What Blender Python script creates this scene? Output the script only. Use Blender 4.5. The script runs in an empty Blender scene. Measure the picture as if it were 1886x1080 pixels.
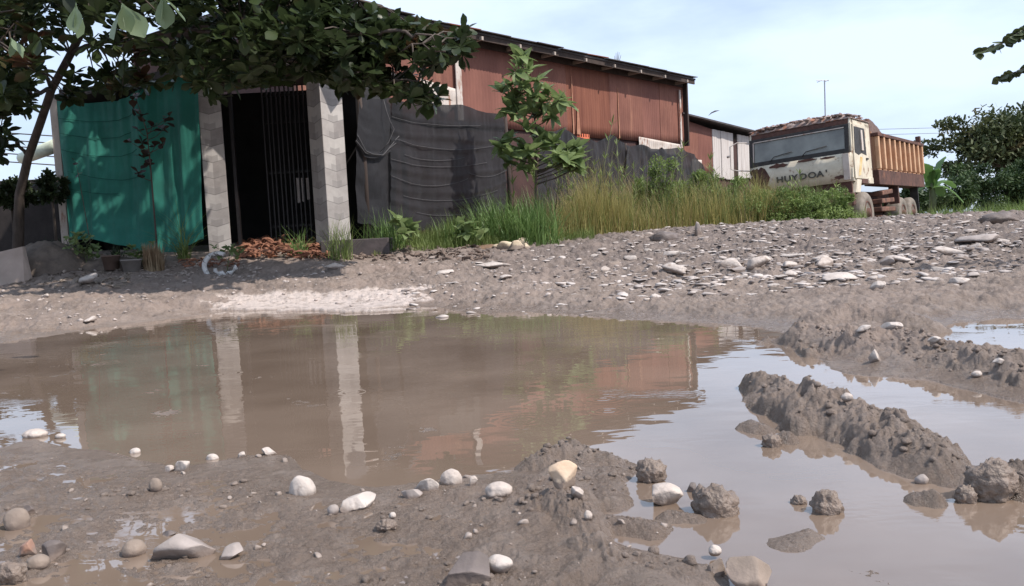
import bpy, math, random
import numpy as np
from mathutils import Vector, Matrix
R = math.radians
random.seed(7); rng = np.random.default_rng(11)
S = bpy.context.scene
COL = S.collection

# ------------------------------------------------------------------ camera
F = 1500.0; CX = 943.0; CY = 540.0; CAMH = 0.5
PITCH = math.atan(109/1500.0); ROLL = 0.05
cf = np.array([0, math.cos(PITCH), -math.sin(PITCH)])
_u0 = np.array([0, math.sin(PITCH), math.cos(PITCH)]); _r0 = np.array([1.0, 0, 0])
cr = math.cos(ROLL)*_r0 - math.sin(ROLL)*_u0
cu = math.sin(ROLL)*_r0 + math.cos(ROLL)*_u0
CAM = np.array([0, 0, CAMH])
cd = bpy.data.cameras.new('camera'); cam = bpy.data.objects.new('camera', cd); COL.objects.link(cam)
cd.sensor_width = 36; cd.lens = F/1886*36; cd.clip_start = 0.05; cd.clip_end = 3000
M = Matrix(((cr[0], cu[0], -cf[0]), (cr[1], cu[1], -cf[1]), (cr[2], cu[2], -cf[2])))
cam.matrix_world = Matrix.Translation(CAM) @ M.to_4x4()
S.camera = cam

# ------------------------------------------------------------------ light
SUN_AZ = math.atan2(-0.42, 0.90)      # direction towards the sun in the xy plane
SUN_EL = R(52)
sd = np.array([math.cos(SUN_AZ)*math.cos(SUN_EL), math.sin(SUN_AZ)*math.cos(SUN_EL), math.sin(SUN_EL)])
ld = bpy.data.lights.new('sun', 'SUN'); ld.energy = 3.45; ld.angle = R(0.6); ld.color = (1.0, 0.93, 0.86)
lo = bpy.data.objects.new('sun', ld); COL.objects.link(lo)
lo.rotation_euler = Vector(sd).to_track_quat('Z', 'Y').to_euler()
W = bpy.data.worlds.new('World'); S.world = W; W.use_nodes = True
nt = W.node_tree; nt.nodes.clear()
out = nt.nodes.new('ShaderNodeOutputWorld'); bg = nt.nodes.new('ShaderNodeBackground')
sky = nt.nodes.new('ShaderNodeTexSky'); sky.sky_type = 'NISHITA'; sky.sun_disc = False
sky.sun_elevation = SUN_EL; sky.sun_rotation = math.pi/2 - SUN_AZ
sky.air_density = 1.0; sky.dust_density = 2.0; sky.ozone_density = 1.0
tc = nt.nodes.new('ShaderNodeTexCoord'); mp = nt.nodes.new('ShaderNodeMapping'); mp.inputs['Scale'].default_value = (1.0, 1.0, 3.2)
nz = nt.nodes.new('ShaderNodeTexNoise'); nz.inputs['Scale'].default_value = 1.7; nz.inputs['Detail'].default_value = 7; nz.inputs['Roughness'].default_value = 0.55
rp = nt.nodes.new('ShaderNodeValToRGB'); rp.color_ramp.elements[0].position = 0.42; rp.color_ramp.elements[1].position = 0.64
rp.color_ramp.elements[0].color = (.40, .40, .40, 1); rp.color_ramp.elements[1].color = (.97, .97, .97, 1)
mx = nt.nodes.new('ShaderNodeMixRGB'); mx.inputs[2].default_value = (5.7, 6.8, 8.7, 1)
L = nt.links.new
L(tc.outputs['Generated'], mp.inputs[0]); L(mp.outputs[0], nz.inputs['Vector']); L(nz.outputs['Fac'], rp.inputs[0])
L(rp.outputs[0], mx.inputs[0]); L(sky.outputs[0], mx.inputs[1]); L(mx.outputs[0], bg.inputs[0]); L(bg.outputs[0], out.inputs[0])
bg.inputs[1].default_value = 0.108
S.view_settings.view_transform = 'Standard'; S.view_settings.look = 'None'; S.view_settings.gamma = 1
S.view_settings.exposure = 0.55
S.cycles.max_bounces = 8; S.cycles.transparent_max_bounces = 12

# ------------------------------------------------------------------ helpers
def P(px, py, D):
    d = cf + cr*(px-CX)/F - cu*(py-CY)/F
    return CAM + d*(D/d[1])
def G(px, py, z=0.0):
    d = cf + cr*(px-CX)/F - cu*(py-CY)/F
    return CAM + d*((z-CAMH)/d[2])
def tag(o, label=None, cat=None, group=None, kind=None):
    if label: o['label'] = label
    if cat: o['category'] = cat
    if group: o['group'] = group
    if kind: o['kind'] = kind
    return o
def empty(name, loc, rz=0, label=None, cat=None, group=None):
    o = bpy.data.objects.new(name, None); COL.objects.link(o); o.location = [float(v) for v in loc]; o.rotation_euler = (0, 0, rz)
    o.empty_display_size = 0.1
    return tag(o, label, cat, group)
def mesh_obj(name, v, f, mat, parent=None, smooth=False, loc=None):
    me = bpy.data.meshes.new(name)
    v = np.asarray(v, dtype=np.float32)
    if isinstance(f, np.ndarray):
        n, k = f.shape
        me.vertices.add(len(v)); me.vertices.foreach_set('co', v.ravel())
        me.loops.add(n*k); me.loops.foreach_set('vertex_index', f.astype(np.int32).ravel())
        me.polygons.add(n); me.polygons.foreach_set('loop_start', np.arange(0, n*k, k, dtype=np.int32))
        me.polygons.foreach_set('loop_total', np.full(n, k, dtype=np.int32)); me.update(calc_edges=True)
    else:
        me.from_pydata([tuple(map(float, p)) for p in v], [], f); me.update()
    if smooth: me.polygons.foreach_set('use_smooth', np.ones(len(me.polygons), dtype=bool))
    if mat: me.materials.append(mat)
    o = bpy.data.objects.new(name, me); COL.objects.link(o)
    if parent: o.parent = parent
    if loc is not None: o.location = [float(c) for c in loc]
    return o
class MB:
    def __init__(s): s.v = []; s.f = []
    def add(s, v, f):
        n = len(s.v); s.v += [tuple(map(float, p)) for p in v]; s.f += [tuple(i+n for i in q) for q in f]; return s
    def box(s, a, b, rot=None, c=None):
        (x0, y0, z0), (x1, y1, z1) = a, b
        v = [(x0,y0,z0),(x1,y0,z0),(x1,y1,z0),(x0,y1,z0),(x0,y0,z1),(x1,y0,z1),(x1,y1,z1),(x0,y1,z1)]
        if rot is not None:
            c = Vector(c if c else ((x0+x1)/2, (y0+y1)/2, (z0+z1)/2)); v = [tuple(rot @ (Vector(p)-c) + c) for p in v]
        return s.add(v, [(0,3,2,1),(4,5,6,7),(0,1,5,4),(1,2,6,5),(2,3,7,6),(3,0,4,7)])
    def prism(s, poly, axis, a, b):
        # poly: list of 2-D points; extruded along axis from a to b
        def mk(p, t): return {0: (t, p[0], p[1]), 1: (p[0], t, p[1]), 2: (p[0], p[1], t)}[axis]
        n = len(poly); v = [mk(p, a) for p in poly]+[mk(p, b) for p in poly]
        return s.add(v, [tuple(range(n-1, -1, -1)), tuple(range(n, 2*n))]+[(i, (i+1) % n, n+(i+1) % n, n+i) for i in range(n)])
    def tube(s, pts, rad, n=8, cap=True):
        pts = [Vector([float(c) for c in p]) for p in pts]; m = len(pts)
        if not hasattr(rad, '__len__'): rad = [rad]*m
        rings = []; up = None
        for i, p in enumerate(pts):
            t = (pts[min(i+1, m-1)]-pts[max(i-1, 0)]).normalized()
            if up is None: up = Vector((0,0,1)) if abs(t.z) < .9 else Vector((1,0,0))
            a = t.cross(up); a.normalize(); b = a.cross(t).normalized(); up = b
            rings.append([p+(a*math.cos(2*math.pi*k/n)+b*math.sin(2*math.pi*k/n))*rad[i] for k in range(n)])
        v = [q for r in rings for q in r]
        f = [(i*n+k, i*n+(k+1) % n, (i+1)*n+(k+1) % n, (i+1)*n+k) for i in range(m-1) for k in range(n)]
        if cap: f += [tuple(range(n-1, -1, -1)), tuple((m-1)*n+k for k in range(n))]
        return s.add(v, f)
    def lathe(s, prof, c, axis='z', n=20):
        v = []
        for (r, h) in prof:
            for k in range(n):
                a = 2*math.pi*k/n; x, y = r*math.cos(a), r*math.sin(a)
                v.append((c[0]+x, c[1]+y, c[2]+h) if axis == 'z' else (c[0]+h, c[1]+x, c[2]+y))
        m = len(prof)
        f = [(i*n+k, i*n+(k+1) % n, (i+1)*n+(k+1) % n, (i+1)*n+k) for i in range(m-1) for k in range(n)]
        return s.add(v, f)
    def build(s, name, mat, parent=None, smooth=False, bevel=0):
        o = mesh_obj(name, s.v, s.f, mat, parent, smooth)
        if bevel:
            b = o.modifiers.new('bevel', 'BEVEL'); b.width = bevel; b.segments = 2; b.limit_method = 'ANGLE'
        return o
def batch(tv, tf, Rm, T, sc):
    # many transformed copies of a small template, as arrays
    tv = np.asarray(tv, float); tf = np.asarray(tf); N = len(T)
    if np.ndim(sc) == 1: sc = np.repeat(np.asarray(sc)[:, None], 3, 1)
    v = np.einsum('nij,nkj->nki', Rm, tv[None]*sc[:, None, :]) + T[:, None, :]
    f = tf[None] + (np.arange(N)*len(tv))[:, None, None]
    return v.reshape(-1, 3), f.reshape(-1, tf.shape[1])
def join(parts):
    vs, fs, n = [], [], 0
    for v, f in parts: vs.append(v); fs.append(f+n); n += len(v)
    return np.concatenate(vs), np.concatenate(fs)
def frames(d, roll=None):
    # rotation matrices whose Y column is d, Z column is the most upward normal
    d = d/np.linalg.norm(d, axis=1, keepdims=True); N = len(d)
    up = np.tile([0, 0, 1.0], (N, 1)); up[np.abs(d[:, 2]) > .95] = [1, 0, 0]
    x = np.cross(d, up); x /= np.linalg.norm(x, axis=1, keepdims=True); z = np.cross(x, d)
    if roll is not None:
        c, s_ = np.cos(roll)[:, None], np.sin(roll)[:, None]; x, z = x*c+z*s_, z*c-x*s_
    return np.stack([x, d, z], 2)

# ------------------------------------------------------------------ noise
_perm = rng.permutation(512); _perm = np.concatenate([_perm, _perm, _perm])
_ga = rng.random(512)*2*np.pi; _gx, _gy = np.cos(_ga), np.sin(_ga)
def perlin(x, y):
    xi = np.floor(x).astype(int); yi = np.floor(y).astype(int); xf = x-xi; yf = y-yi
    u = xf*xf*xf*(xf*(xf*6-15)+10); v = yf*yf*yf*(yf*(yf*6-15)+10)
    def g(a, b, fx, fy):
        h = _perm[(_perm[a & 511]+b) & 511] & 511; return _gx[h]*fx+_gy[h]*fy
    n0 = g(xi, yi, xf, yf)*(1-u)+g(xi+1, yi, xf-1, yf)*u
    n1 = g(xi, yi+1, xf, yf-1)*(1-u)+g(xi+1, yi+1, xf-1, yf-1)*u
    return (n0*(1-v)+n1*v)*1.5
def fbm(x, y, sc, oct=4, gain=.5, off=0.):
    s = 0; a = 1
    for i in range(oct):
        s = s+a*perlin(x*sc+off+17.3*i, y*sc-off+5.1*i); sc *= 2.03; a *= gain
    return s
def ridged(x, y, sc, oct=4, off=0.):
    s = 0; a = 1; t = 0
    for i in range(oct):
        s = s+a*(1-2*np.abs(perlin(x*sc+off+9.7*i, y*sc+off-3.3*i))); t += a; sc *= 2.1; a *= .5
    return s/t
def sst(a, b, x):
    t = np.clip((x-a)/(b-a), 0, 1); return t*t*(3-2*t)

# ------------------------------------------------------------------ materials
def newmat(name):
    m = bpy.data.materials.new(name); m.use_nodes = True; n = m.node_tree; n.nodes.clear()
    o = n.nodes.new('ShaderNodeOutputMaterial'); b = n.nodes.new('ShaderNodeBsdfPrincipled')
    n.links.new(b.outputs[0], o.inputs[0]); return m, n, b, o
def N_(n, t, **kw):
    x = n.nodes.new(t)
    for k, v in kw.items():
        if k in x.inputs: x.inputs[k].default_value = v
        else: setattr(x, k, v)
    return x
def mat(name, c1, c2=None, scale=6, rough=.8, bump=.2, bscale=None, c3=None, c3pos=(.6, .7), metal=0, spec=.3, stretch=(1,1,1), detail=6, c3scale=None, c3stretch=None, pos=(.35, .65)):
    m, n, b, o = newmat(name); lk = n.links.new
    c2 = c2 or tuple(c*.75 for c in c1)
    t = N_(n, 'ShaderNodeTexCoord'); mpn = N_(n, 'ShaderNodeMapping'); mpn.inputs['Scale'].default_value = stretch
    lk(t.outputs['Object'], mpn.inputs[0])
    a = N_(n, 'ShaderNodeTexNoise', Scale=scale, Detail=detail, Roughness=.6); lk(mpn.outputs[0], a.inputs['Vector'])
    r = N_(n, 'ShaderNodeValToRGB'); e = r.color_ramp.elements
    e[0].position, e[1].position = pos; e[0].color = (*c2, 1); e[1].color = (*c1, 1); lk(a.outputs['Fac'], r.inputs[0])
    colr = r.outputs[0]
    if c3:
        m3 = N_(n, 'ShaderNodeMapping'); m3.inputs['Scale'].default_value = c3stretch or stretch; m3.inputs['Location'].default_value = (3.1, 1.7, 2.3)
        lk(t.outputs['Object'], m3.inputs[0])
        a3 = N_(n, 'ShaderNodeTexNoise', Scale=c3scale or scale*.6, Detail=8, Roughness=.65); lk(m3.outputs[0], a3.inputs['Vector'])
        r3 = N_(n, 'ShaderNodeValToRGB'); r3.color_ramp.elements[0].position = c3pos[0]; r3.color_ramp.elements[1].position = c3pos[1]
        lk(a3.outputs['Fac'], r3.inputs[0]); mm = N_(n, 'ShaderNodeMixRGB'); lk(r3.outputs[0], mm.inputs[0]); lk(colr, mm.inputs[1]); mm.inputs[2].default_value = (*c3, 1)
        colr = mm.outputs[0]
    lk(colr, b.inputs['Base Color']); b.inputs['Roughness'].default_value = rough; b.inputs['Metallic'].default_value = metal
    b.inputs['Specular IOR Level'].default_value = spec
    if bump:
        bn = N_(n, 'ShaderNodeTexNoise', Scale=bscale or scale*4, Detail=5); lk(mpn.outputs[0], bn.inputs['Vector'])
        bb = N_(n, 'ShaderNodeBump', Strength=bump, Distance=.01); lk(bn.outputs['Fac'], bb.inputs['Height']); lk(bb.outputs[0], b.inputs['Normal'])
    return m
def leafmat(name, c1, c2, trans=.3, rough=.45, scale=3, c3=None):
    m, n, b, o = newmat(name); lk = n.links.new
    t = N_(n, 'ShaderNodeTexCoord'); a = N_(n, 'ShaderNodeTexNoise', Scale=scale, Detail=3); lk(t.outputs['Object'], a.inputs['Vector'])
    r = N_(n, 'ShaderNodeValToRGB'); e = r.color_ramp.elements; e[0].position = .35; e[1].position = .62; e[0].color = (*c1, 1); e[1].color = (*c2, 1)
    if c3: x = e.new(.69); x.color = (*c3, 1)
    lk(a.outputs['Fac'], r.inputs[0]); lk(r.outputs[0], b.inputs['Base Color']); b.inputs['Roughness'].default_value = rough
    b.inputs['Specular IOR Level'].default_value = .35
    tr = N_(n, 'ShaderNodeBsdfTranslucent'); lk(r.outputs[0], tr.inputs[0]); ms = N_(n, 'ShaderNodeMixShader'); ms.inputs[0].default_value = trans
    lk(b.outputs[0], ms.inputs[1]); lk(tr.outputs[0], ms.inputs[2]); lk(ms.outputs[0], o.inputs[0])
    return m

# ================================================================== GROUND
def pt(px, D, z): return ((px-CX)/F*D, D, z)
ctl = [pt(-900,1.2,.03), pt(0,1.15,.007), pt(300,1.2,.006), pt(600,1.25,.007), pt(850,1.3,.018), pt(1040,1.25,.015), pt(1050,1.6,.022), pt(900,1.55,.014),
       pt(1400,1.1,.03), pt(2100,1.2,.03), pt(3000,2,.06), pt(0,1.8,.008), pt(400,1.7,.008), pt(1020,1.8,.02),
       (-1,.3,.02), (1,.3,.03), (0,-3,.05), (-6,-2,.1), (6,-2,.1),
       pt(-900,5.5,.05), pt(0,5.4,.04), pt(400,5.7,.05), pt(800,5.6,.05), pt(1200,5.2,.04), pt(1450,4.4,.05), pt(1600,3.8,.05), pt(1886,4.3,.06), pt(2400,4.3,.08),
       pt(0,7,.10), pt(500,7,.10), pt(1000,7,.12), pt(1400,7,.13), pt(1886,6.5,.14), pt(2500,7,.16),
       pt(-600,9,.3), pt(0,9,.27), pt(400,9.2,.24), pt(700,9.4,.24), pt(1000,9.5,.22), pt(1300,9.5,.22), pt(1600,9.5,.23), pt(1886,9,.22), pt(2600,10,.26),
       pt(-600,11,.45), pt(0,10.6,.48), pt(300,10.4,.46), pt(500,10.4,.46), pt(700,10.8,.42), pt(850,11,.36), pt(1000,11.8,.34),
       pt(1200,13,.41), pt(1400,14.5,.45), pt(1600,15,.42), pt(1886,15,.40), pt(2600,15,.4), pt(1000,15,.36), pt(1250,18,.35), pt(1450,18.5,.22), pt(1650,19,.10), pt(1900,19,.12),
       pt(600,15,.4), pt(200,15,.4), pt(-500,16,.4), pt(1400,24,.1), pt(1650,25,.02), pt(1900,25,.05), pt(1000,24,.3), pt(2600,24,.1),
       pt(1750,34,.15), pt(1400,34,.1), pt(1000,34,.2), pt(400,30,.3), pt(-300,30,.3), pt(2500,34,.1)]
ctl += [(60*math.cos(a), 60*math.sin(a), .15) for a in np.linspace(0, 2*np.pi, 14)[:-1]]
ctl = np.array(ctl)
def _U(r2): return .5*r2*np.log(r2+1e-9)
def _tps_fit():
    n = len(ctl); d2 = ((ctl[:, None, :2]-ctl[None, :, :2])**2).sum(2); A = np.zeros((n+3, n+3)); A[:n, :n] = _U(d2)+np.eye(n)*1e-3
    A[:n, n:] = np.c_[np.ones(n), ctl[:, :2]]; A[n:, :n] = A[:n, n:].T
    return np.linalg.solve(A, np.r_[ctl[:, 2], 0, 0, 0])
TW = _tps_fit()
def tps(x, y):
    s = TW[-3]+TW[-2]*x+TW[-1]*y
    for (cx, cy, _), w in zip(ctl, TW[:-3]): s = s+w*_U((x-cx)**2+(y-cy)**2)
    far = sst(45, 60, np.hypot(x, y)); return s*(1-far)+.15*far
def wpoly(pts, z=0.): return np.array([G(a, b, z)[:2] for a, b in pts])
main_poly = wpoly([(-500,648),(0,630),(120,614),(200,602),(300,588),(390,578),(450,568),(620,563),(800,566),(870,577),(960,573),(1050,579),(1150,587),(1280,592),(1380,598),(1462,612),
    (1475,655),(1560,690),(1640,696),(1702,700),(1781,718),(1886,738),(2200,800),(2600,1000),(2400,1300),(1330,1300),(1310,1100),(1290,1062),(1180,1020),(1130,1000),(1105,960),(1100,930),(1130,905),(1165,885),
    (1190,862),(1120,842),(1040,836),(985,850),(940,868),(850,876),(760,885),(700,893),(610,885),(560,868),(520,842),(460,838),(400,850),(330,860),(250,845),(140,824),(60,808),(0,825),(-500,850)])
back_poly = wpoly([(1722,606),(1760,594),(1830,584),(1950,588),(2150,600),(2200,668),(1886,655),(1806,644),(1750,640),(1725,625)])
def sdf(poly, x, y):
    d = np.full(x.shape, 1e9); ins = np.zeros(x.shape, bool); n = len(poly)
    for i in range(n):
        ax, ay = poly[i]; bx, by = poly[(i+1) % n]; ex, ey = bx-ax, by-ay
        t = np.clip(((x-ax)*ex+(y-ay)*ey)/(ex*ex+ey*ey), 0, 1); d = np.minimum(d, (x-ax-t*ex)**2+(y-ay-t*ey)**2)
        c = (ay > y) != (by > y)
        if ey != 0: ins ^= c & (x < ex*(y-ay)/ey+ax)
    d = np.sqrt(d); return np.where(ins, -d, d)
def wline(pts): return [(G(a, b)[0], G(a, b)[1], h, w) for a, b, h, w in pts]
# mud ridges: (px, py, crest height, half width)
ridges = [wline([(1392,716,.032,.06),(1450,746,.046,.10),(1520,774,.054,.13),(1600,800,.052,.12),(1680,846,.036,.10),(1740,878,.024,.07),(1800,888,.012,.07),(1900,900,.03,.10),(2050,900,.05,.12)]),
          wline([(1482,632,.06,.13),(1540,636,.07,.2),(1620,652,.08,.2),(1700,668,.07,.16),(1790,686,.06,.13),(1886,704,.07,.13),(2050,720,.07,.15)]),
          wline([(1000,862,.018,.06),(1050,850,.028,.06),(1110,858,.016,.05)]),
          wline([(1085,985,.020,.05),(1060,945,.026,.06),(960,925,.016,.07),(900,930,.010,.05)]), wline([(1120,965,.008,.04),(1200,975,.005,.04)]), wline([(1150,1040,.012,.07),(1230,1058,.010,.06),(1290,1062,.006,.04)]), wline([(1115,880,.012,.04),(1125,930,.010,.045)]), wline([(1450,1004,.004,.02),(1490,988,.007,.02)]), wline([(1240,955,.006,.03),(1275,958,.006,.02)]),
          wline([(1090,1020,.03,.05),(1130,1060,.02,.05)]),
          wline([(1500,612,.05,.12),(1560,598,.08,.15),(1650,606,.07,.14),(1700,612,.05,.1)]),
          
          wline([(1380,790,.012,.03),(1400,795,.01,.03)]), wline([(1440,812,.02,.025),(1455,815,.015,.02)]),
          wline([(1150,975,.008,.04),(1200,985,.01,.03)]), wline([(1700,925,.015,.03),(1720,930,.02,.02)])]
crust_poly = [wpoly([(388,556),(400,549),(450,547),(520,545),(600,541),(640,536),(700,534),(760,532),(812,530),(800,540),(760,549),(700,556),(640,557),(560,558),(460,560)], .065),
              wpoly([(560,552),(700,560),(790,556),(760,563),(650,563)], .05)]
rust_stain = None
def nl_(x, y): return (1-sst(1.9, 2.6, y))*(1-sst(-.12, .12, x))
def height(x, y, detail=True, attrs=False):
    D = np.hypot(x, y)
    wob = fbm(x, y, 2.2, 4, .55, 3.)*.035+fbm(x, y, 14, 3, .5, 8.)*.006
    s = sdf(main_poly, x, y)+wob*np.clip(D/3, .4, 1.6)
    s = np.minimum(s, sdf(back_poly, x, y)+wob*1.4)
    base = tps(x, y); nl = (1-sst(1.9, 2.6, y))*(1-sst(-.12, .12, x)); base = np.maximum(base*(1-.75*nl), .0015)
    k = np.clip(.09*D, .06, .6)
    z = np.where(s > 0, .0025+base*sst(-.1*k, k, s), -.07*sst(0, .8, -s)-.004*sst(0, .04, -s))
    if not detail: return z
    land = sst(-.02, .25, s)
    near = 1-sst(2.5, 6, D); berm = sst(5.5, 9, D)*sst(-1.0, 2.0, x+.15*y-.3)
    n1 = fbm(x, y, 1.3, 4, .5); n2 = fbm(x, y, 7, 4, .55, 4.); n3 = ridged(x, y, 16, 3, 2.); n4 = ridged(x, y, 42, 3, 6.)
    road = (1-near)*(1-berm)
    yd = sst(9.0, 10.5, y)
    z = z-land*near*nl_(x, y)*.0035+land*(near*(1-.35*nl_(x, y))*(.007*n1+.010*n2+.007*(n3-.4)+.0042*(n4-.4)+.0035*fbm(x, y, 55, 3, .6, 7.)+.010*np.clip(fbm(x, y*1.6, 12, 2, .5, 12.)-.15, 0, 1))+road*(.028*n1+.024*n2+.014*(n3-.3)+.008*fbm(x, y, 26, 3, .6, 14.))*(1-.5*yd)+berm*(.04*n1+.042*n2+.028*(n3-.3)+.012*fbm(x, y, 24, 3, .6, 9.)))
    clump = sst(.1, .55, fbm(x, y, 4.5, 3, .5, 21.))*near*land; z = z+clump*(.012+.012*n3+.005*n4)*sst(.8, 1.6, x/np.maximum(y, .1)*3+1.5)
    # wheel marks pressed in the far bank
    z = z-road*land*.035*sst(.35, .8, np.sin((y*.93+.3*x+.35*n1)*5.2))*sst(5.8, 6.5, D)
    rm = np.zeros_like(z)
    for rl in ridges:
        best = np.full(x.shape, -1.0); 
        for (ax, ay, ah, aw), (bx, by, bh, bw) in zip(rl[:-1], rl[1:]):
            ex, ey = bx-ax, by-ay; t = np.clip(((x-ax)*ex+(y-ay)*ey)/(ex*ex+ey*ey), 0, 1)
            d = np.hypot(x-ax-t*ex, y-ay-t*ey)/(aw+(bw-aw)*t)
            d = d*(1+.35*n2)+.10*n3
            best = np.maximum(best, (ah+(bh-ah)*t)*np.clip(1.0-d*d, -.8, 1))
        best = best*(.95+.45*fbm(x, y, 5.0, 2, .5, 15.)); big = sst(.02, .07, np.maximum(best, 0))*(1-.65*sst(2.2, 3, D))
        lump = best+(sst(-.01, .03, best))*(.014*n3+.030*big*(ridged(x, y, 6.5, 3, 11.)-.35)+.034*big*(np.abs(perlin(x*17, y*17))*2-.6)+.016*big*(np.abs(perlin(x*36+5, y*36))*2-.5)+.007*big*np.abs(perlin(x*80+5, y*80))+.009*n4+.018*big*n2+.006*ridged(x, y, 85, 2, 3.))
        z = np.where(best > -.015, np.maximum(z, lump), z); rm = np.maximum(rm, sst(-.005, .012, best))
    cr_ = np.zeros_like(z)
    for cp in crust_poly:
        dd = -sdf(cp, x, y)+.16*1.5*fbm(x*.4, y*1.5, 3.0, 6, .62, 5.)-.085; cr_ = np.maximum(cr_, sst(0, .03, dd))
    z = z*(1-.4*cr_)+cr_*(.018+.006*n3)
    if attrs: return z, s, rm, cr_, berm
    return z
def hz(x, y): return float(height(np.array([float(x)]), np.array([float(y)]))[0])
def hit(px, py, dmin=.8, dmax=40):
    d = cf + cr*(px-CX)/F - cu*(py-CY)/F
    ts = np.geomspace(dmin, dmax, 600)/d[1]; p = CAM[None]+d[None]*ts[:, None]
    h = np.maximum(height(p[:, 0], p[:, 1]), 0); i = np.argmax(p[:, 2] < h)
    return p[i] if p[i, 2] < h[i] else G(px, py) if d[2] < 0 else P(px, py, 15)

# terrain grid: rings get wider with distance, all round the viewer
ang_in = np.linspace(-38, 38, 760); ang_out = np.concatenate([np.linspace(38.6, 90, 60), np.linspace(93, 267, 46), np.linspace(270, 321.4, 60)])
ang = np.radians(np.concatenate([ang_in, ang_out]))
rad = np.concatenate([[.02, .15, .3, .45], np.geomspace(.6, 30, 960), np.geomspace(31, 900, 40)])
A_, R_ = np.meshgrid(ang, rad); gx = (R_*np.sin(A_)).ravel(); gy = (R_*np.cos(A_)).ravel()
gz, gs, grm, gcr, gberm = height(gx, gy, True, True)
nr, na = len(rad), len(ang); ii = np.arange(nr-1)[:, None]*na; jj = np.arange(na)[None]; j2 = (np.arange(na)+1) % na
quads = np.stack([ii+jj, ii+j2[None], ii+na+j2[None], ii+na+jj], 2).reshape(-1, 4)[:, ::-1]

def ground_material():
    m, n, b, o = newmat('mud_ground'); lk = n.links.new
    t = N_(n, 'ShaderNodeTexCoord')
    def noise(sc, det=6, ro=.6, st=None):
        a = N_(n, 'ShaderNodeTexNoise', Scale=sc, Detail=det, Roughness=ro)
        if st: mm = N_(n, 'ShaderNodeMapping'); mm.inputs['Scale'].default_value = st; lk(t.outputs['Object'], mm.inputs[0]); lk(mm.outputs[0], a.inputs['Vector'])
        else: lk(t.outputs['Object'], a.inputs['Vector'])
        return a.outputs['Fac']
    def ramp(f, p0, p1, c0=(0,0,0), c1=(1,1,1)):
        r = N_(n, 'ShaderNodeValToRGB'); e = r.color_ramp.elements; e[0].position = p0; e[1].position = p1; e[0].color = (*c0, 1); e[1].color = (*c1, 1); lk(f, r.inputs[0]); return r.outputs[0]
    def mix(f, a, c):
        x = N_(n, 'ShaderNodeMixRGB')
        for k, v in ((0, f), (1, a), (2, c)):
            if isinstance(v, tuple): x.inputs[k].default_value = (*v, 1)
            elif isinstance(v, (int, float)): x.inputs[k].default_value = v
            else: lk(v, x.inputs[k])
        return x.outputs[0]
    def attr(nm): a = N_(n, 'ShaderNodeAttribute', attribute_name=nm); return a.outputs['Fac']
    def mul(a, c): x = N_(n, 'ShaderNodeMath', operation='MULTIPLY'); lk(a, x.inputs[0]); (lk(c, x.inputs[1]) if not isinstance(c, float) else setattr(x.inputs[1], 'default_value', c)); return x.outputs[0]
    wet = attr('wet'); crust = attr('crust'); berm = attr('berm')
    c = ramp(noise(2.5), .32, .68, (.185, .144, .118), (.285, .228, .194))
    c = mix(mul(ramp(noise(22, 8, .75), .45, .68), .7), c, (.36, .295, .255))
    c = mix(mul(ramp(noise(10, 9, .78), .50, .62), .45), c, (.155, .112, .085))
    c = mix(mul(ramp(noise(48, 7, .75), .54, .66), .45), c, (.14, .103, .08))
    c = mix(mul(ramp(noise(1.1), .52, .68), .35), c, (.33, .25, .21))
    speck = ramp(noise(70, 3, .6), .66, .72)
    c = mix(mul(mul(berm, ramp(noise(3.5, 7, .7), .3, .6)), .85), c, (.135, .110, .100))
    c = mix(mul(mul(speck, berm), .7), c, (.46, .42, .39))
    wetn = mul(wet, ramp(noise(7, 7, .65), .2, .5))
    c = mix(mul(wetn, .55), c, (.165, .118, .085))
    c = mix(mul(crust, ramp(noise(11, 7, .7), .30, .50)), c, (.56, .475, .425))
    lk(c, b.inputs['Base Color'])
    ro = N_(n, 'ShaderNodeMapRange'); lk(wetn, ro.inputs['Value']); ro.inputs['To Min'].default_value = .92; ro.inputs['To Max'].default_value = .20
    lk(ro.outputs[0], b.inputs['Roughness']); b.inputs['Specular IOR Level'].default_value = .4
    b1 = N_(n, 'ShaderNodeBump', Strength=1.0, Distance=.02); lk(noise(38, 8, .72), b1.inputs['Height'])
    b2 = N_(n, 'ShaderNodeBump', Strength=.5, Distance=.004); lk(noise(160, 6, .7), b2.inputs['Height']); lk(b1.outputs[0], b2.inputs['Normal'])
    lk(b2.outputs[0], b.inputs['Normal'])
    return m
MUD = ground_material()
ground = mesh_obj('ground', np.c_[gx, gy, gz], quads, MUD, smooth=True); tag(ground, kind='structure')
wetv = np.clip(1-sst(.012, .05, gz)*.6-sst(.04, .10, gz)*.35, 0, 1)*(1-sst(5.6, 7, np.hypot(gx, gy)))
def setattr_v(me, nm, arr):
    a = me.attributes.new(nm, 'FLOAT', 'POINT'); a.data.foreach_set('value', np.asarray(arr, np.float32))
setattr_v(ground.data, 'wet', wetv); setattr_v(ground.data, 'crust', gcr); setattr_v(ground.data, 'berm', gberm)

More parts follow.
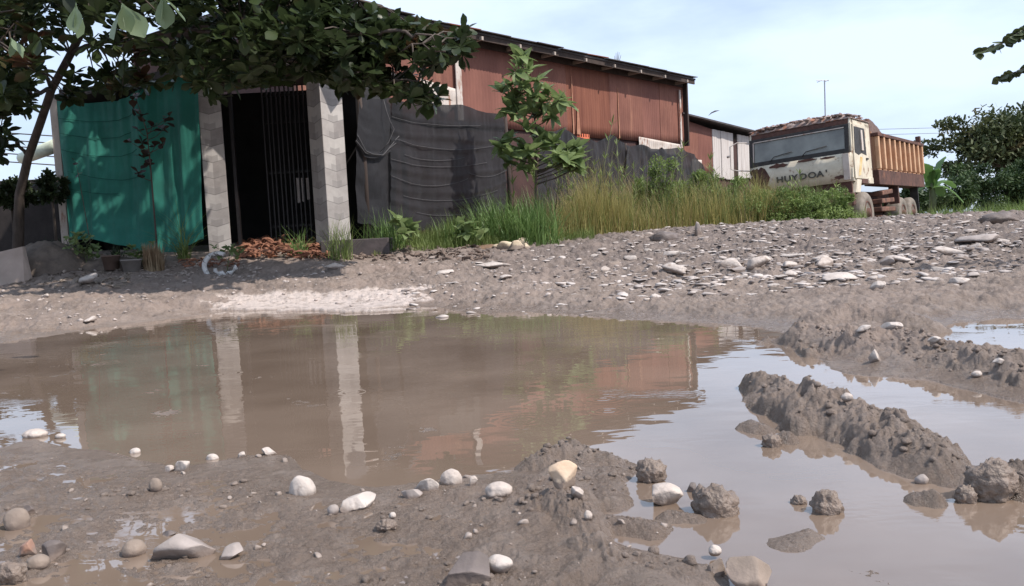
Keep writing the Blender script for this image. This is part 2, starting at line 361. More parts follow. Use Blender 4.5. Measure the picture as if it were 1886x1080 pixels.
# ------------------------------------------------------------------ water
def water_material():
    m, n, b, o = newmat('murky_water'); lk = n.links.new
    t = N_(n, 'ShaderNodeTexCoord')
    a = N_(n, 'ShaderNodeTexNoise', Scale=1.6, Detail=4); lk(t.outputs['Object'], a.inputs['Vector'])
    r = N_(n, 'ShaderNodeValToRGB'); e = r.color_ramp.elements; e[0].position = .35; e[1].position = .65; e[0].color = (.155, .112, .083, 1); e[1].color = (.215, .160, .122, 1)
    lk(a.outputs['Fac'], r.inputs[0]); lk(r.outputs[0], b.inputs['Base Color'])
    b.inputs['Roughness'].default_value = .015; b.inputs['IOR'].default_value = 2.0
    geo = N_(n, 'ShaderNodeNewGeometry')
    def math_(op, x, y=None):
        q = N_(n, 'ShaderNodeMath', operation=op)
        for k, v in enumerate((x, y)):
            if v is None: continue
            if isinstance(v, (int, float)): q.inputs[k].default_value = v
            else: lk(v, q.inputs[k])
        return q.outputs[0]
    def noi(sc, st, det=2):
        mm = N_(n, 'ShaderNodeMapping'); mm.inputs['Scale'].default_value = st; lk(geo.outputs['Position'], mm.inputs[0])
        q = N_(n, 'ShaderNodeTexNoise', Scale=sc, Detail=det); lk(mm.outputs[0], q.inputs['Vector']); return q.outputs['Fac']
    mask = N_(n, 'ShaderNodeValToRGB'); mask.color_ramp.elements[0].position = .56; mask.color_ramp.elements[1].position = .72; lk(noi(2.3, (1, 1, 1)), mask.inputs[0])
    h = math_('MULTIPLY', noi(55, (.45, 1, 1), 3), math_('MULTIPLY', mask.outputs[0], .0013))
    h = math_('ADD', h, math_('MULTIPLY', noi(9, (.6, 1, 1), 2), .0009))
    rings = [(650,723,.07), (425,688,.07), (1110,735,.06), (960,775,.06), (1120,757,.05)]
    for (px, py, w) in rings:
        c = G(px, py); k = 2*math.pi/(w*.42)
        vd = N_(n, 'ShaderNodeVectorMath', operation='DISTANCE'); lk(geo.outputs['Position'], vd.inputs[0]); vd.inputs[1].default_value = tuple(c)
        d = vd.outputs['Value']; g = math_('POWER', 2.718, math_('MULTIPLY', math_('MULTIPLY', d, d), -1/(w*w*1.2)))
        h = math_('ADD', h, math_('MULTIPLY', math_('MULTIPLY', math_('SINE', math_('MULTIPLY', d, k)), g), -.00011*w/.05))
    bp = N_(n, 'ShaderNodeBump', Strength=1.0, Distance=1.0); lk(h, bp.inputs['Height']); lk(bp.outputs[0], b.inputs['Normal'])
    return m
WATER = water_material()
wv = [(-14, -1.2, 0), (14, -1.2, 0), (14, 7.2, 0), (-14, 7.2, 0)]
water = mesh_obj('puddle_water', wv, [(0, 1, 2, 3)], WATER); tag(water, kind='structure')

# ================================================================== STONES
import bmesh
def ico(sub):
    bm = bmesh.new(); bmesh.ops.create_icosphere(bm, subdivisions=sub, radius=1)
    v = np.array([p.co[:] for p in bm.verts]); f = np.array([[q.index for q in p.verts] for p in bm.faces]); bm.free(); return v, f
ICO = {k: ico(k) for k in (1, 2, 3, 4)}
def n3d(v, sc, seed):
    return (perlin(v[:, 0]*sc+seed, v[:, 1]*sc-seed*.7)+perlin(v[:, 1]*sc+seed*1.3+9, v[:, 2]*sc+seed)+perlin(v[:, 2]*sc-seed+4, v[:, 0]*sc+2*seed))/2
def rock_shape(seed, kind='round', sub=3):
    v, f = ICO[sub]; v = v.copy(); r_ = np.random.default_rng(seed)
    if kind == 'round': k = 1+.16*n3d(v, .9, seed*1.7)+.05*n3d(v, 2.3, seed)+.012*n3d(v, 7, seed)
    elif kind == 'clod': k = 1+.22*n3d(v, 1.2, seed*1.7)+.20*n3d(v, 2.9, seed)+.20*n3d(v, 6, seed)+.10*n3d(v, 12, seed)
    else: k = 1+.14*n3d(v, 1.1, seed*1.7)+.04*n3d(v, 6, seed)
    v *= k[:, None]
    if kind in ('block', 'slab'):
        for _ in range(9 if kind == 'block' else 12):
            nn = r_.normal(size=3); nn /= np.linalg.norm(nn); d = r_.uniform(.42, .74); s_ = v@nn
            v -= np.maximum(s_-d, 0)[:, None]*nn*.985
    if kind == 'block': v[:, :2] *= (1+.45*np.clip(-v[:, 2], 0, 1))[:, None]; v[:, 2] = np.maximum(v[:, 2], -.55)
    v /= np.abs(v).max(0); return v, f
def muddy(m, z0=.22, z1=.42):
    n = m.node_tree; lk = n.links.new; b = next(x for x in n.nodes if x.type == 'BSDF_PRINCIPLED'); src = b.inputs['Base Color'].links[0].from_socket
    t = N_(n, 'ShaderNodeTexCoord'); sp = N_(n, 'ShaderNodeSeparateXYZ'); lk(t.outputs['Generated'], sp.inputs[0]); nz_ = N_(n, 'ShaderNodeTexNoise', Scale=28, Detail=6, Roughness=.7); lk(t.outputs['Object'], nz_.inputs['Vector'])
    a = N_(n, 'ShaderNodeMath', operation='MULTIPLY_ADD'); lk(nz_.outputs['Fac'], a.inputs[0]); a.inputs[1].default_value = .7; lk(sp.outputs[2], a.inputs[2])
    r = N_(n, 'ShaderNodeMapRange'); lk(a.outputs[0], r.inputs['Value']); r.inputs['From Min'].default_value = z0+.35; r.inputs['From Max'].default_value = z1+.35; r.inputs['To Min'].default_value = .9; r.inputs['To Max'].default_value = 0
    mm = N_(n, 'ShaderNodeMixRGB'); lk(r.outputs[0], mm.inputs[0]); lk(src, mm.inputs[1]); mm.inputs[2].default_value = (.20, .155, .13, 1); lk(mm.outputs[0], b.inputs['Base Color']); return m
M_stone = {
 'pale': mat('pale_stone', (.52, .45, .40), (.38, .32, .28), 14, .75, .5, 60, c3=(.25, .195, .16), c3pos=(.52, .64), c3scale=14),
 'white': mat('whitish_stone', (.52, .46, .415), (.42, .365, .325), 10, .7, .5, 60, c3=(.27, .21, .175), c3pos=(.56, .66), c3scale=16),
 'grey': mat('grey_stone', (.36, .31, .285), (.25, .215, .195), 14, .7, .3, 50),
 'dark': mat('dark_stone', (.17, .14, .13), (.11, .09, .08), 9, .6, .4, 50),
 'tan': mat('tan_stone', (.62, .50, .38), (.48, .33, .22), 6, .75, .35, 50),
 'brown': mat('brown_stone', (.28, .22, .18), (.19, .15, .12), 9, .7, .4, 50),
 'red': mat('reddish_stone', (.36, .20, .14), (.28, .17, .13), 9, .7, .4, 50),
 'mud': mat('wet_mud_clod', (.215, .165, .135), (.150, .115, .092), 22, .5, 1.0, 70, spec=.45),
 'yellow': mat('yellowish_stone', (.60, .50, .36), (.45, .35, .24), 12, .8, .4, 60)}
for k_ in M_stone:
    if k_ != 'mud': muddy(M_stone[k_], *((.30, .42) if k_ == 'tan' else (.34, .60)))
M_stone['tan'] = M_stone['tan']
def stone(px, py, w, h, kind, m, label, name='stone', rot=0, seed=None, sink=.3, depth=None, tilt=(0, 0), cat='stone', group=None, sub=4, lift=0):
    """px,py = centre of the stone as seen; w,h seen size in photo pixels"""
    p = hit(px, py+h*.45); D = p[1]; sx = w/F*D/2; hh = h/F*D
    sz = hh/(2-sink*2)*1.0; sy = (depth if depth else .75)*sx
    seed = seed if seed is not None else int(px*3+py)
    v, f = rock_shape(seed, kind, sub); v = v*[sx, sy, sz]
    o = mesh_obj(name, v, f, M_stone[m], smooth=kind in ('round', 'clod'))
    p = p+np.array([0, sy*.5, 0]); zb = max(hz(p[0], p[1]), -.01)
    o.location = (p[0], p[1], zb-v[:, 2].min()*(1-sink*2)+lift); o.rotation_euler = (tilt[0], tilt[1], rot)
    return tag(o, label, cat, group)
stone(330,1006,130,52,'block','grey','largest smooth grey stone lying flat on the mud at lower left', rot=.1, depth=.65, sink=.24, seed=31)
stone(245,1012,46,32,'round','brown','brownish rounded stone touching the left end of the large grey stone', rot=.4, sink=.15)
stone(425,1020,48,26,'slab','grey','small flat tilted stone right of the large grey stone', rot=.5, tilt=(.1,-.25), sink=.1)
stone(555,898,52,34,'round','white','white dome shaped stone half buried at the near water edge', sink=.42, depth=.7)
stone(655,926,76,28,'slab','white','flat pointed white stone sticking out of the mud like a wedge', sink=.3, rot=.3, tilt=(.05,.12))
stone(613,941,22,16,'round','grey','pebble just below the left tip of the flat pointed white stone', sink=.3)
stone(786,893,56,26,'block','white','knobbly pale stone left of the pale dome at the water edge', sink=.3)
stone(832,882,44,28,'round','pale','pale dome stone between the knobbly stone and a small upright one', sink=.35)
stone(872,886,18,20,'block','pale','small upright pale stone right of the pale dome', sink=.2)
stone(918,904,54,25,'round','pale','muddy pale oblong stone left of the tall tan stone', sink=.3)
stone(760,911,42,16,'slab','grey','thin grey flake of stone below the knobbly pale stone', sink=.2, rot=.4)
stone(1040,873,60,58,'block','tan','tall squarish tan stone with orange base on the mud spit', sink=.14, depth=.8, seed=12)
stone(1225,911,66,50,'block','pale','big pale blocky stone standing in the shallow water', sink=.16, depth=.9, rot=.5, seed=5)
stone(1202,868,62,48,'clod','mud','round rough mud clod behind the big pale blocky stone', 'mud_clod', sink=.15, cat='mud clod')
stone(1274,897,22,24,'block','dark','small dark grey stone between the pale block and a mud clod', sink=.2)
stone(1322,924,96,62,'clod','mud','wide mud clod right of the small dark grey stone', 'mud_clod', sink=.4, cat='mud clod', seed=44)
stone(920,1043,54,32,'round','white','pale oval stone lying low at bottom centre', sink=.12, rot=-.2)
stone(865,1056,100,48,'block','dark','dark low rock cut by the bottom edge beside the pale oval stone', sink=.25)
stone(1318,1023,26,18,'round','white','small white cap stone near the bottom edge beside a slanted slab', sink=.2, lift=.01)
stone(1322,1046,44,36,'block','brown','brown stone under the small white cap stone at the bottom', sink=.2)
stone(1388,1060,100,60,'slab','brown','slanted brown slab rising from the water at the bottom edge', sink=.2, tilt=(.2,.4))
stone(334,860,36,22,'block','white','white angular stone in the shallow left of centre, larger of a touching pair', sink=.25)
stone(311,864,20,14,'block','pale','smaller pale stone touching a white angular stone in the shallows', sink=.25)
stone(248,831,22,12,'round','white','small white stone tip poking out of the water near the left', sink=.3)
stone(390,843,24,12,'round','white','low white stone right of the touching pair in the shallows', sink=.3)
stone(495,833,32,14,'slab','white','flat pale stone on the little mud tongue in the water', sink=.2)
stone(446,838,18,12,'block','pale','little pale stone left of the flat stone on the mud tongue', sink=.2)
stone(286,896,26,26,'round','brown','brown pebble with a pale top alone on the left mud', sink=.2)
stone(28,960,50,40,'round','brown','brown rounded stone near the left edge, above a reddish one', sink=.25)
stone(50,941,24,20,'block','dark','dark small stone touching the brown stone by the left edge', sink=.2)
stone(48,1012,32,30,'block','red','reddish stone near the left bottom corner', sink=.2)
stone(94,1016,48,38,'block','dark','dark grey angular stone right of the reddish one', sink=.2)
stone(66,1038,44,24,'round','brown','brown flat stone under the reddish and dark stones', sink=.3)
stone(16,1058,60,42,'clod','mud','dark mud lump in the left bottom corner', 'mud_clod', sink=.25, cat='mud clod')
stone(712,972,42,20,'clod','mud','low dark mud lump with a white pebble on it', 'mud_clod', sink=.3, cat='mud clod')
stone(724,960,14,12,'round','white','tiny white pebble on a low dark mud lump', sink=.1, lift=.008)
stone(60,800,46,16,'round','pale','pale stone at the left shore where the sky is mirrored', sink=.3)
stone(110,804,20,10,'round','white','small pale stone right of the stone at the left shore', sink=.2)
stone(310,985,28,12,'block','dark','dark chip of stone just above the large grey stone', sink=.3)
stone(1064,922,28,18,'slab','pale','thin pale sliver stuck in mud below the tall tan stone', sink=.2, tilt=(0,.7))
stone(1084,953,16,18,'round','pale','small pale pebble at the right side of the mud spit', sink=.2)
stone(1528,928,66,48,'clod','mud','mud clod standing alone in the lower right water', 'mud_clod', sink=.38, cat='mud clod', seed=77)
stone(1474,920,34,22,'clod','mud','small low mud clod left of the lone one in the lower right water', 'mud_clod', sink=.3, cat='mud clod')
stone(1700,884,26,20,'round','grey','wet grey pebble at the foot of the large mud ridge', sink=.2)
stone(1840,888,120,84,'clod','mud','largest mud clod at the right edge below the ridge', 'mud_clod', sink=.2, cat='mud clod', seed=91)
stone(1782,912,46,38,'clod','mud','mud clod at the left foot of the largest clod', 'mud_clod', sink=.2, cat='mud clod', seed=92)
stone(1562,742,22,14,'round','pale','pale pebble stuck in the top of the large mud ridge', sink=.2, lift=.01)
stone(1612,657,26,28,'block','white','whitish stone in the face of the rear mud ridge', sink=.2)
stone(1645,599,42,20,'block','white','white stone lying on top of the rear mud ridge', sink=.15)
stone(1592,613,28,9,'slab','white','thin pale flake left of the white stone on the rear ridge', sink=.2, tilt=(0,-.3))
stone(1723,634,24,15,'slab','white','pale stone at the left end of the rear right puddle', sink=.15)
stone(1845,676,26,14,'slab','white','small pale wedge near the right edge on the rear ridge', sink=.15)
stone(1801,692,20,12,'round','white','two toned pebble below the pale wedge on the rear ridge', sink=.15)
stone(1425,812,42,30,'clod','mud','small mud clod in the water left of the large ridge', 'mud_clod', sink=.3, cat='mud clod', seed=93)
for args in [(1815,441,76,26,'slab','grey','largest pale slab on the gravel bank near the right edge',.1),
             (1757,460,66,18,'slab','white','long pale slab left of the largest slab on the gravel bank',-.5),
             (1352,486,46,26,'slab','white','left half of the pale arched pair of slabs on the bank',-.35),
             (1398,490,44,22,'slab','pale','right half of the pale arched pair of slabs on the bank',.4),
             (1250,505,52,22,'slab','white','pale tilted slab at the left part of the gravel bank',-.4),
             (1242,472,38,16,'slab','white','flat pale stone above the tilted slab on the bank',0),
             (1515,475,32,20,'block','pale','upper one of three pale blocks in the middle of the bank',0),
             (1518,492,36,26,'block','pale','middle one of three pale blocks in the middle of the bank',.2),
             (1550,511,60,22,'slab','white','lowest wide flat one of three pale blocks on the bank',0),
             (1455,490,32,16,'slab','white','pale flat stone between the arched pair and the three blocks',0),
             (1462,507,28,15,'block','white','square white stone just below the bank middle',0),
             (1622,528,30,22,'block','white','white blocky stone low on the right part of the bank',0),
             (1638,487,26,22,'block','grey','grey block above the low white one on the bank',0),
             (1210,543,26,15,'block','white','white stone alone low on the muddy bank',0),
             (1192,552,14,10,'block','pale','small pale stone left of the lone white one',0),
             (1770,520,34,20,'block','white','pale block near the right end of the bank',0),
             (1665,476,48,13,'slab','white','long thin slab right of the grey block',-.2),
             (818,502,32,10,'slab','white','flat pale stone on the road left of the wide flake',0),
             (908,494,66,12,'slab','white','wide pale flake on the road in front of the reeds',0),
             (930,513,24,10,'slab','white','small pale flake below the wide one on the road',0),
             (616,496,40,12,'slab','white','flat pale stone on the road before the rubble heap',0),
             (158,523,36,20,'slab','white','white triangular shard on the ground at the left',.4),
             (164,593,26,14,'slab','white','pale triangular shard at the far left water edge',.3),
             (82,548,14,10,'slab','white','little white shard on the bare ground far left',0)]:
    px,py,w,h,k,m_,lab,tl = args; w *= 1.15; h *= .72
    stone(px,py,w,h,k,m_,lab,tilt=(.1,-tl*.6),sink=.22,sub=3)

# pale stones over the gravel bank: up to 220 of their own, the small ones as gravel
shapes = [mesh_obj('stone', *rock_shape(300+i, ['slab', 'block', 'slab'][i % 3], 3), M_stone[['white', 'pale', 'grey', 'white', 'brown'][i % 5]]) for i in range(10)]
cnt = 0; r_ = np.random.default_rng(5)
def bank_density(x, y):
    px = CX+F*x/y; return (.12+.88*sst(950, 1450, px))*(.35+.65*sst(-.3, .25, fbm(np.atleast_1d(np.asarray(x, float)), np.atleast_1d(np.asarray(y, float))*1.6, 1.1, 3, .5, 44.)))*(1-.6*sst(13.5, 15, y))*sst(4.6, 6.3, y)
used_shape = set()
while cnt < 210:
    D = 4.8*(15/4.8)**r_.random(); px = r_.uniform(820, 2000); x = (px-CX)/F*D
    if r_.random() > bank_density(x, D)[0]: continue
    i = r_.integers(10); s_ = r_.uniform(.022, .075)*(.75+D/14)
    if i in used_shape: o = shapes[i].copy(); COL.objects.link(o)
    else: o = shapes[i]; used_shape.add(i)
    asp = r_.uniform(.2, .42); o.scale = (s_, s_*r_.uniform(.6, 1), s_*asp); o.rotation_euler = (r_.uniform(-.25, .25), r_.uniform(-.25, .25), r_.uniform(0, 6.28))
    o.location = (x, D, hz(x, D)+s_*asp*.12); tag(o, ('large ' if s_ > .075 else 'middling ' if s_ > .045 else 'small ')+['white', 'pale tan', 'grey', 'white', 'brown'][i % 5]+(' blocky' if i % 3 == 1 else ' flat')+' stone on the '+('near edge' if D < 7 else 'middle' if D < 11 else 'far crest')+(' of the gravel bank, right half' if px > 1400 else ' of the gravel bank, left half'), 'stone', 'pale stones strewn over the gravel bank'); cnt += 1
def scatter_rocks(name, x, y, smin, smax, m, kind, flat=(.35, .7), sub=1, power=2.0, nshape=5):
    N = len(x); z = height(x, y); parts = []
    for k in range(nshape):
        sel = np.arange(N) % nshape == k; n_ = sel.sum()
        if not n_: continue
        v, f = rock_shape(700+k, kind, sub); s_ = smin+(smax-smin)*r_.random(n_)**power
        a = r_.random(n_)*6.28; R3 = np.zeros((n_, 3, 3)); R3[:, 0, 0] = np.cos(a); R3[:, 0, 1] = -np.sin(a); R3[:, 1, 0] = np.sin(a); R3[:, 1, 1] = np.cos(a); R3[:, 2, 2] = 1
        fl = r_.uniform(*flat, n_); sc = np.c_[s_, s_*r_.uniform(.6, 1, n_), s_*fl]
        parts.append(batch(v, f, R3, np.c_[x[sel], y[sel], z[sel]+s_*fl*.3], sc))
    v, f = join(parts); o = mesh_obj(name, v, f, m, smooth=False); return tag(o, kind='stuff')
D = 4.6*(15.5/4.6)**r_.random(25000); px = r_.uniform(750, 2100, 25000); x = (px-CX)/F*D; k = r_.random(25000) < bank_density(x, D); x, D = x[k], D[k]; h_ = int(len(x)*.6)
tag(scatter_rocks('gravel', x[:h_], D[:h_], .012, .060, mat('gravel_pale', (.50, .445, .41), (.27, .225, .20), 3, .8, 0, pos=(.38, .55)), 'slab', (.14, .34), 2, 2.0, 8), 'pale broken gravel strewn over the rising bank', 'gravel')
tag(scatter_rocks('dark_gravel', x[h_:], D[h_:], .008, .035, mat('gravel_dark', (.27, .23, .21), (.18, .15, .14), 1.5, .8, 0), 'slab', (.2, .5), 1, 2.2), 'dark muddy gravel lying between the pale stones of the bank', 'gravel')
D = r_.uniform(5.6, 9.6, 1500); px = r_.uniform(-150, 1250, 1500); x = (px-CX)/F*D; k = height(x, D) > .02; 
tag(scatter_rocks('road_grit', x[k], D[k], .005, .028, mat('grit', (.52, .45, .41), (.24, .20, .18), 1.5, .8, 0), 'block', power=3), 'scattered grit on the bare earth road', 'grit')
D = r_.uniform(1.1, 2.0, 260); px = r_.uniform(-100, 1250, 260); x = (px-CX)/F*D; k = height(x, D) > .001
tag(scatter_rocks('shore_pebbles', x[k], D[k], .002, .010, mat('shore_pebble', (.34, .285, .25), (.19, .15, .125), 30, .6, 0, pos=(.4, .6)), 'block', (.4, .8), 2, 3), 'tiny pebbles and chips in the near mud', 'pebbles')
# crumbs of mud on the ridges and the near shore
xs, ys = [], []
for ri, rl in enumerate(ridges[:6]):
    for (ax, ay, ah, aw), (bx, by, bh, bw) in zip(rl[:-1], rl[1:]):
        n_ = int(90*math.hypot(bx-ax, by-ay)/.4*(aw/.12)); t = r_.random(n_); w = (aw+(bw-aw)*t)*r_.normal(0, .42, n_)
        L_ = math.hypot(bx-ax, by-ay); xs.append(ax+(bx-ax)*t-(by-ay)/L_*w); ys.append(ay+(by-ay)*t+(bx-ax)/L_*w)
xs = np.concatenate(xs)[:6000]; ys = np.concatenate(ys)[:6000]; k = height(xs, ys) > .004
tag(scatter_rocks('mud_crumbs', xs[k], ys[k], .002, .012, MUD, 'clod', (.5, .9), 2, 2.4), 'wet crumbs of mud over the churned ridges', 'mud')
D = r_.uniform(1.1, 2.0, 1600); px = r_.uniform(-100, 1300, 1600); x = (px-CX)/F*D; k = height(x, D) > .004; k &= fbm(x, D, 3.5, 2, .5, 33.) > .05
tag(scatter_rocks('shore_crumbs', x[k], D[k], .002, .010, MUD, 'clod', (.35, .7), 2, 2.5), 'small mud crumbs on the near shore', 'mud')
# ================================================================== FOLIAGE HELPERS
def leaf_tpl(kind='obovate', nseg=5, bend=.18):
    ts = np.linspace(0, 1, nseg+1)
    if kind == 'obovate': w = np.array([.03, .12, .30, .42, .38, .04])
    elif kind == 'lance': w = np.array([.02, .16, .21, .18, .11, .01])
    else: w = np.array([.05, .3, .38, .34, .2, .02])
    v = []
    for t, ww in zip(ts, w[:nseg+1]):
        z = -bend*t*t; v += [(-ww, t, z+.10*ww), (0, t, z-.06*ww), (ww, t, z+.10*ww)]
    f = []
    for i in range(nseg):
        a = i*3; f += [(a, a+1, a+4, a+3), (a+1, a+2, a+5, a+4)]
    return np.array(v), np.array(f)
def rosettes(centers, axes, nleaf, length, kind='obovate', spread=(50, 95), seed=1, flat=.15, bend=.18, wid=1.0):
    """leaves radiating around an axis at each centre"""
    q = np.random.default_rng(seed); T, Dr, sc, rl = [], [], [], []
    for c, ax in zip(centers, axes):
        ax = ax/np.linalg.norm(ax); t = np.array([1., 0, 0]) if abs(ax[0]) < .8 else np.array([0, 1., 0]); a = np.cross(ax, t); a /= np.linalg.norm(a); b = np.cross(ax, a)
        n_ = max(3, int(q.normal(nleaf, 1.4))); ph0 = q.random()*6.28
        for k in range(n_):
            ph = ph0+k*2.4+q.normal(0, .15); th = R(q.uniform(*spread)); d = ax*math.cos(th)+(a*math.cos(ph)+b*math.sin(ph))*math.sin(th)
            T.append(c+ax*q.uniform(-.03, .03)*length*3); Dr.append(d); sc.append(length*q.uniform(.6, 1.15)); rl.append(q.normal(0, .45))
    T, Dr, sc, rl = map(np.array, (T, Dr, sc, rl)); tv, tf = leaf_tpl(kind, bend=bend)
    return batch(tv, tf, frames(Dr, rl), T, np.c_[sc*wid, sc, sc])
def blade_tpl(nseg=4, curve=.35):
    ts = np.linspace(0, 1, nseg+1); v = []
    for t in ts:
        w = .5*(1-t**1.6)+.02; v += [(-w, curve*t*t, t-.25*curve*t*t), (w, curve*t*t, t-.25*curve*t*t)]
    return np.array(v), np.array([(2*i, 2*i+1, 2*i+3, 2*i+2) for i in range(nseg)])
def blades(x, y, z, h, w, lean=.25, seed=1, curve=.35, nseg=4):
    q = np.random.default_rng(seed); N = len(x); a = q.random(N)*6.28; l = q.normal(0, lean, N); tv, tf = blade_tpl(nseg, curve)
    ca, sa, cl, sl = np.cos(a), np.sin(a), np.cos(l), np.sin(l); Rm = np.zeros((N, 3, 3))
    Rz = np.zeros((N, 3, 3)); Rz[:, 0, 0] = ca; Rz[:, 0, 1] = -sa; Rz[:, 1, 0] = sa; Rz[:, 1, 1] = ca; Rz[:, 2, 2] = 1
    Rx = np.zeros((N, 3, 3)); Rx[:, 0, 0] = 1; Rx[:, 1, 1] = cl; Rx[:, 1, 2] = sl; Rx[:, 2, 1] = -sl; Rx[:, 2, 2] = cl
    return batch(tv, tf, np.einsum('nij,njk->nik', Rz, Rx), np.c_[x, y, z], np.c_[np.full(N, 1.)*w, h, h])
LM = {
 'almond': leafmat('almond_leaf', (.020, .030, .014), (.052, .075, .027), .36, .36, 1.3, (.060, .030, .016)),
 'bright': leafmat('bright_leaf', (.13, .185, .065), (.24, .31, .13), .38, .5, 5),
 'grass': leafmat('green_grass_blade', (.12, .17, .045), (.22, .27, .085), .3, .6, .8, (.34, .31, .12)),
 'dry': leafmat('dry_grass_blade', (.33, .29, .10), (.42, .36, .15), .4, .7, .5, (.17, .23, .07)),
 'reed': leafmat('reed_blade', (.095, .170, .045), (.170, .260, .080), .3, .5, 3),
 'bush': leafmat('bush_leaflet', (.12, .18, .05), (.21, .28, .085), .35, .6, 2),
 'far': leafmat('far_leaf', (.040, .062, .022), (.085, .100, .038), .2, .6, .5, (.12, .10, .045)),
 'hedge': leafmat('hedge_leaf', (.030, .055, .018), (.065, .105, .032), .2, .6, .6),
 'dark': leafmat('dark_leaf', (.020, .032, .014), (.045, .065, .025), .2, .5, 3),
 'maroon': leafmat('dark_red_leaf', (.030, .014, .014), (.055, .035, .022), .2, .45, 8),
 'banana': leafmat('banana_leaf', (.080, .160, .040), (.140, .240, .070), .35, .5, .8),
 'straw': leafmat('straw', (.26, .17, .10), (.36, .27, .17), .1, .8, 6)}
BARK = mat('bark', (.12, .095, .08), (.06, .048, .04), 9, .9, .8, 30, stretch=(1, 1, .3))
STEM = mat('green_stem', (.12, .14, .06), (.09, .10, .05), 9, .7, .2)
def inpoly(p, poly):
    x, y = p; c = False; n = len(poly)
    for i in range(n):
        x1, y1 = poly[i]; x2, y2 = poly[(i+1) % n]
        if (y1 > y) != (y2 > y) and x < (x2-x1)*(y-y1)/(y2-y1)+x1: c = not c
    return c

# ================================================================== OVERHANGING TREE
tb = hit(18, 408, 5, 12); tb = np.array([P(24, 405, 10.6)[0], 10.6, 0]); tb[2] = hz(tb[0], tb[1])
tree = empty('almond_tree', tb, 0, 'dark leafy tree leaning over the house front at upper left with broad leaves', 'tree')
def loc_(p): return np.asarray(p)-tb
trunk_pts = [tb+[0, 0, -.1], P(36, 360, 10.6), P(52, 290, 10.4), P(75, 225, 10.2), P(95, 165, 9.9), P(130, 100, 9.5), P(170, 20, 9.2), P(200, -120, 9.0), P(240, -300, 8.8)]
tm = MB(); tm.tube([loc_(p) for p in trunk_pts], [.075, .058, .05, .048, .045, .042, .04, .03, .02], 10); tm.build('trunk', BARK, tree, True)
def jit(l):
    o_ = []
    for i, (a, b) in enumerate(zip(l[:-1], l[1:])):
        for t in (0, .25, .5, .75): o_.append(np.array(a)*(1-t)+np.array(b)*t+(rng.normal(0, .03, 3)+[0, 0, .06*math.sin(math.pi*t)] if t else 0))
    return o_+[np.array(l[-1])]
limbs = [[P(95,165,9.9), P(40,120,8.6), P(-60,60,7.2), P(-200,-40,6.5)],
         [P(130,100,9.5), P(230,80,8.6), P(380,60,8.3), P(520,60,8.1), P(640,75,7.9), P(740,95,7.7), P(820,95,7.5)],
         [P(230,80,8.6), P(350,120,8.4), P(470,130,8.3), P(600,130,8.1), P(700,160,7.9), P(790,170,7.8)],
         [P(170,20,9.2), P(150,-60,7.8), P(130,-110,6.0), P(140,-120,4.4), P(180,-120,3.4)],
         [P(170,20,9.2), P(320,-60,8.8), P(480,-80,8.5), P(600,-60,8.3), P(660,0,8.1)],
         [P(640,75,7.9), P(700,65,7.7), P(760,70,7.5), P(800,75,7.4)],
         [P(95,165,9.9), P(60,180,9.3), P(20,170,8.7), P(-10,200,8.0)], [P(52,290,10.4), P(30,265,10.2), P(5,245,10.0)]]
limbs = [jit(l) for l in limbs]
lm = MB()
for l in limbs: n_ = len(l); lm.tube([loc_(p) for p in l], [.026*(1-.75*i/(n_-1)) for i in range(n_)], 7)
lm.build('limbs', BARK, tree, True)
crown_regions = [ # polygon in image pixels, depth range, number
 ([(-60,-60),(600,-60),(640,20),(640,100),(560,118),(420,140),(330,125),(230,110),(120,80),(60,140),(40,200),(-60,230)], (7.0, 9.6), 600),
 ([(300,40),(640,40),(660,140),(560,140),(500,155),(400,170),(340,140)], (7.0, 9.3), 190),
 ([(120,120),(330,130),(380,150),(300,160),(200,165),(120,185)], (8.4, 9.4), 60),
 ([(560,-20),(680,20),(760,45),(860,60),(850,110),(800,130),(740,110),(680,100),(600,80)], (7.5, 8.9), 170),
 ([(600,110),(720,120),(800,160),(820,195),(760,195),(690,165),(580,150)], (7.5, 8.8), 85),
 ([(-60,150),(60,150),(50,200),(20,215),(0,300),(-60,310)], (7.8, 8.8), 60),
 ([(380,150),(430,150),(420,185),(380,180)], (7.6, 8.2), 5),
 ([(-400,-420),(640,-420),(620,-60),(-400,-60)], (7.6, 10.6), 700),  # unseen canopy above the frame, added to shade the pillars and green net
 ([(-400,-60),(-60,-60),(-60,220),(-400,250)], (7.5, 10.2), 200)]  # unseen foliage beyond the left edge, likewise added for its shade
q = np.random.default_rng(21); cs, axs = [], []
gaps = [(165,125,42,24),(205,98,30,18),(300,62,45,14),(352,74,40,16),(385,28,30,12),(320,25,30,10),(480,22,36,12),(420,60,20,9),(60,50,14,8),(30,105,14,8),(250,70,20,10),(110,45,16,8),(20,215,30,18),(60,250,14,30)]
gaps = [(a, b, c*.8, d*.85) for a, b, c, d in gaps]
for poly, (d0, d1), cnt_ in crown_regions:
    xs_ = [p[0] for p in poly]; ys_ = [p[1] for p in poly]; k = 0
    while k < cnt_:
        p = (q.uniform(min(xs_), max(xs_)), q.uniform(min(ys_), max(ys_)))
        if not inpoly(p, poly): continue
        if any(((p[0]-a)/c)**2+((p[1]-b)/d_)**2 < 1 for a, b, c, d_ in gaps): k += .5; continue
        # keep some sky showing where the photo has gaps
        g = perlin(np.array([p[0]/46.]), np.array([p[1]/36.]))[0]
        if p[0] < 470 and 25 < p[1] < 175 and g > .10 and q.random() < .8: k += 1; continue
        cs.append(P(p[0], p[1], q.uniform(d0, d1))); axs.append(q.normal(0, .55, 3)+[.15, -.25, .75]); k += 1
cs = np.array(cs); axs = np.array(axs)
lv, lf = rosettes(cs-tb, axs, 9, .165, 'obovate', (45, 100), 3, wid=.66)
mesh_obj('crown', lv, lf, LM['almond'], tree, True)
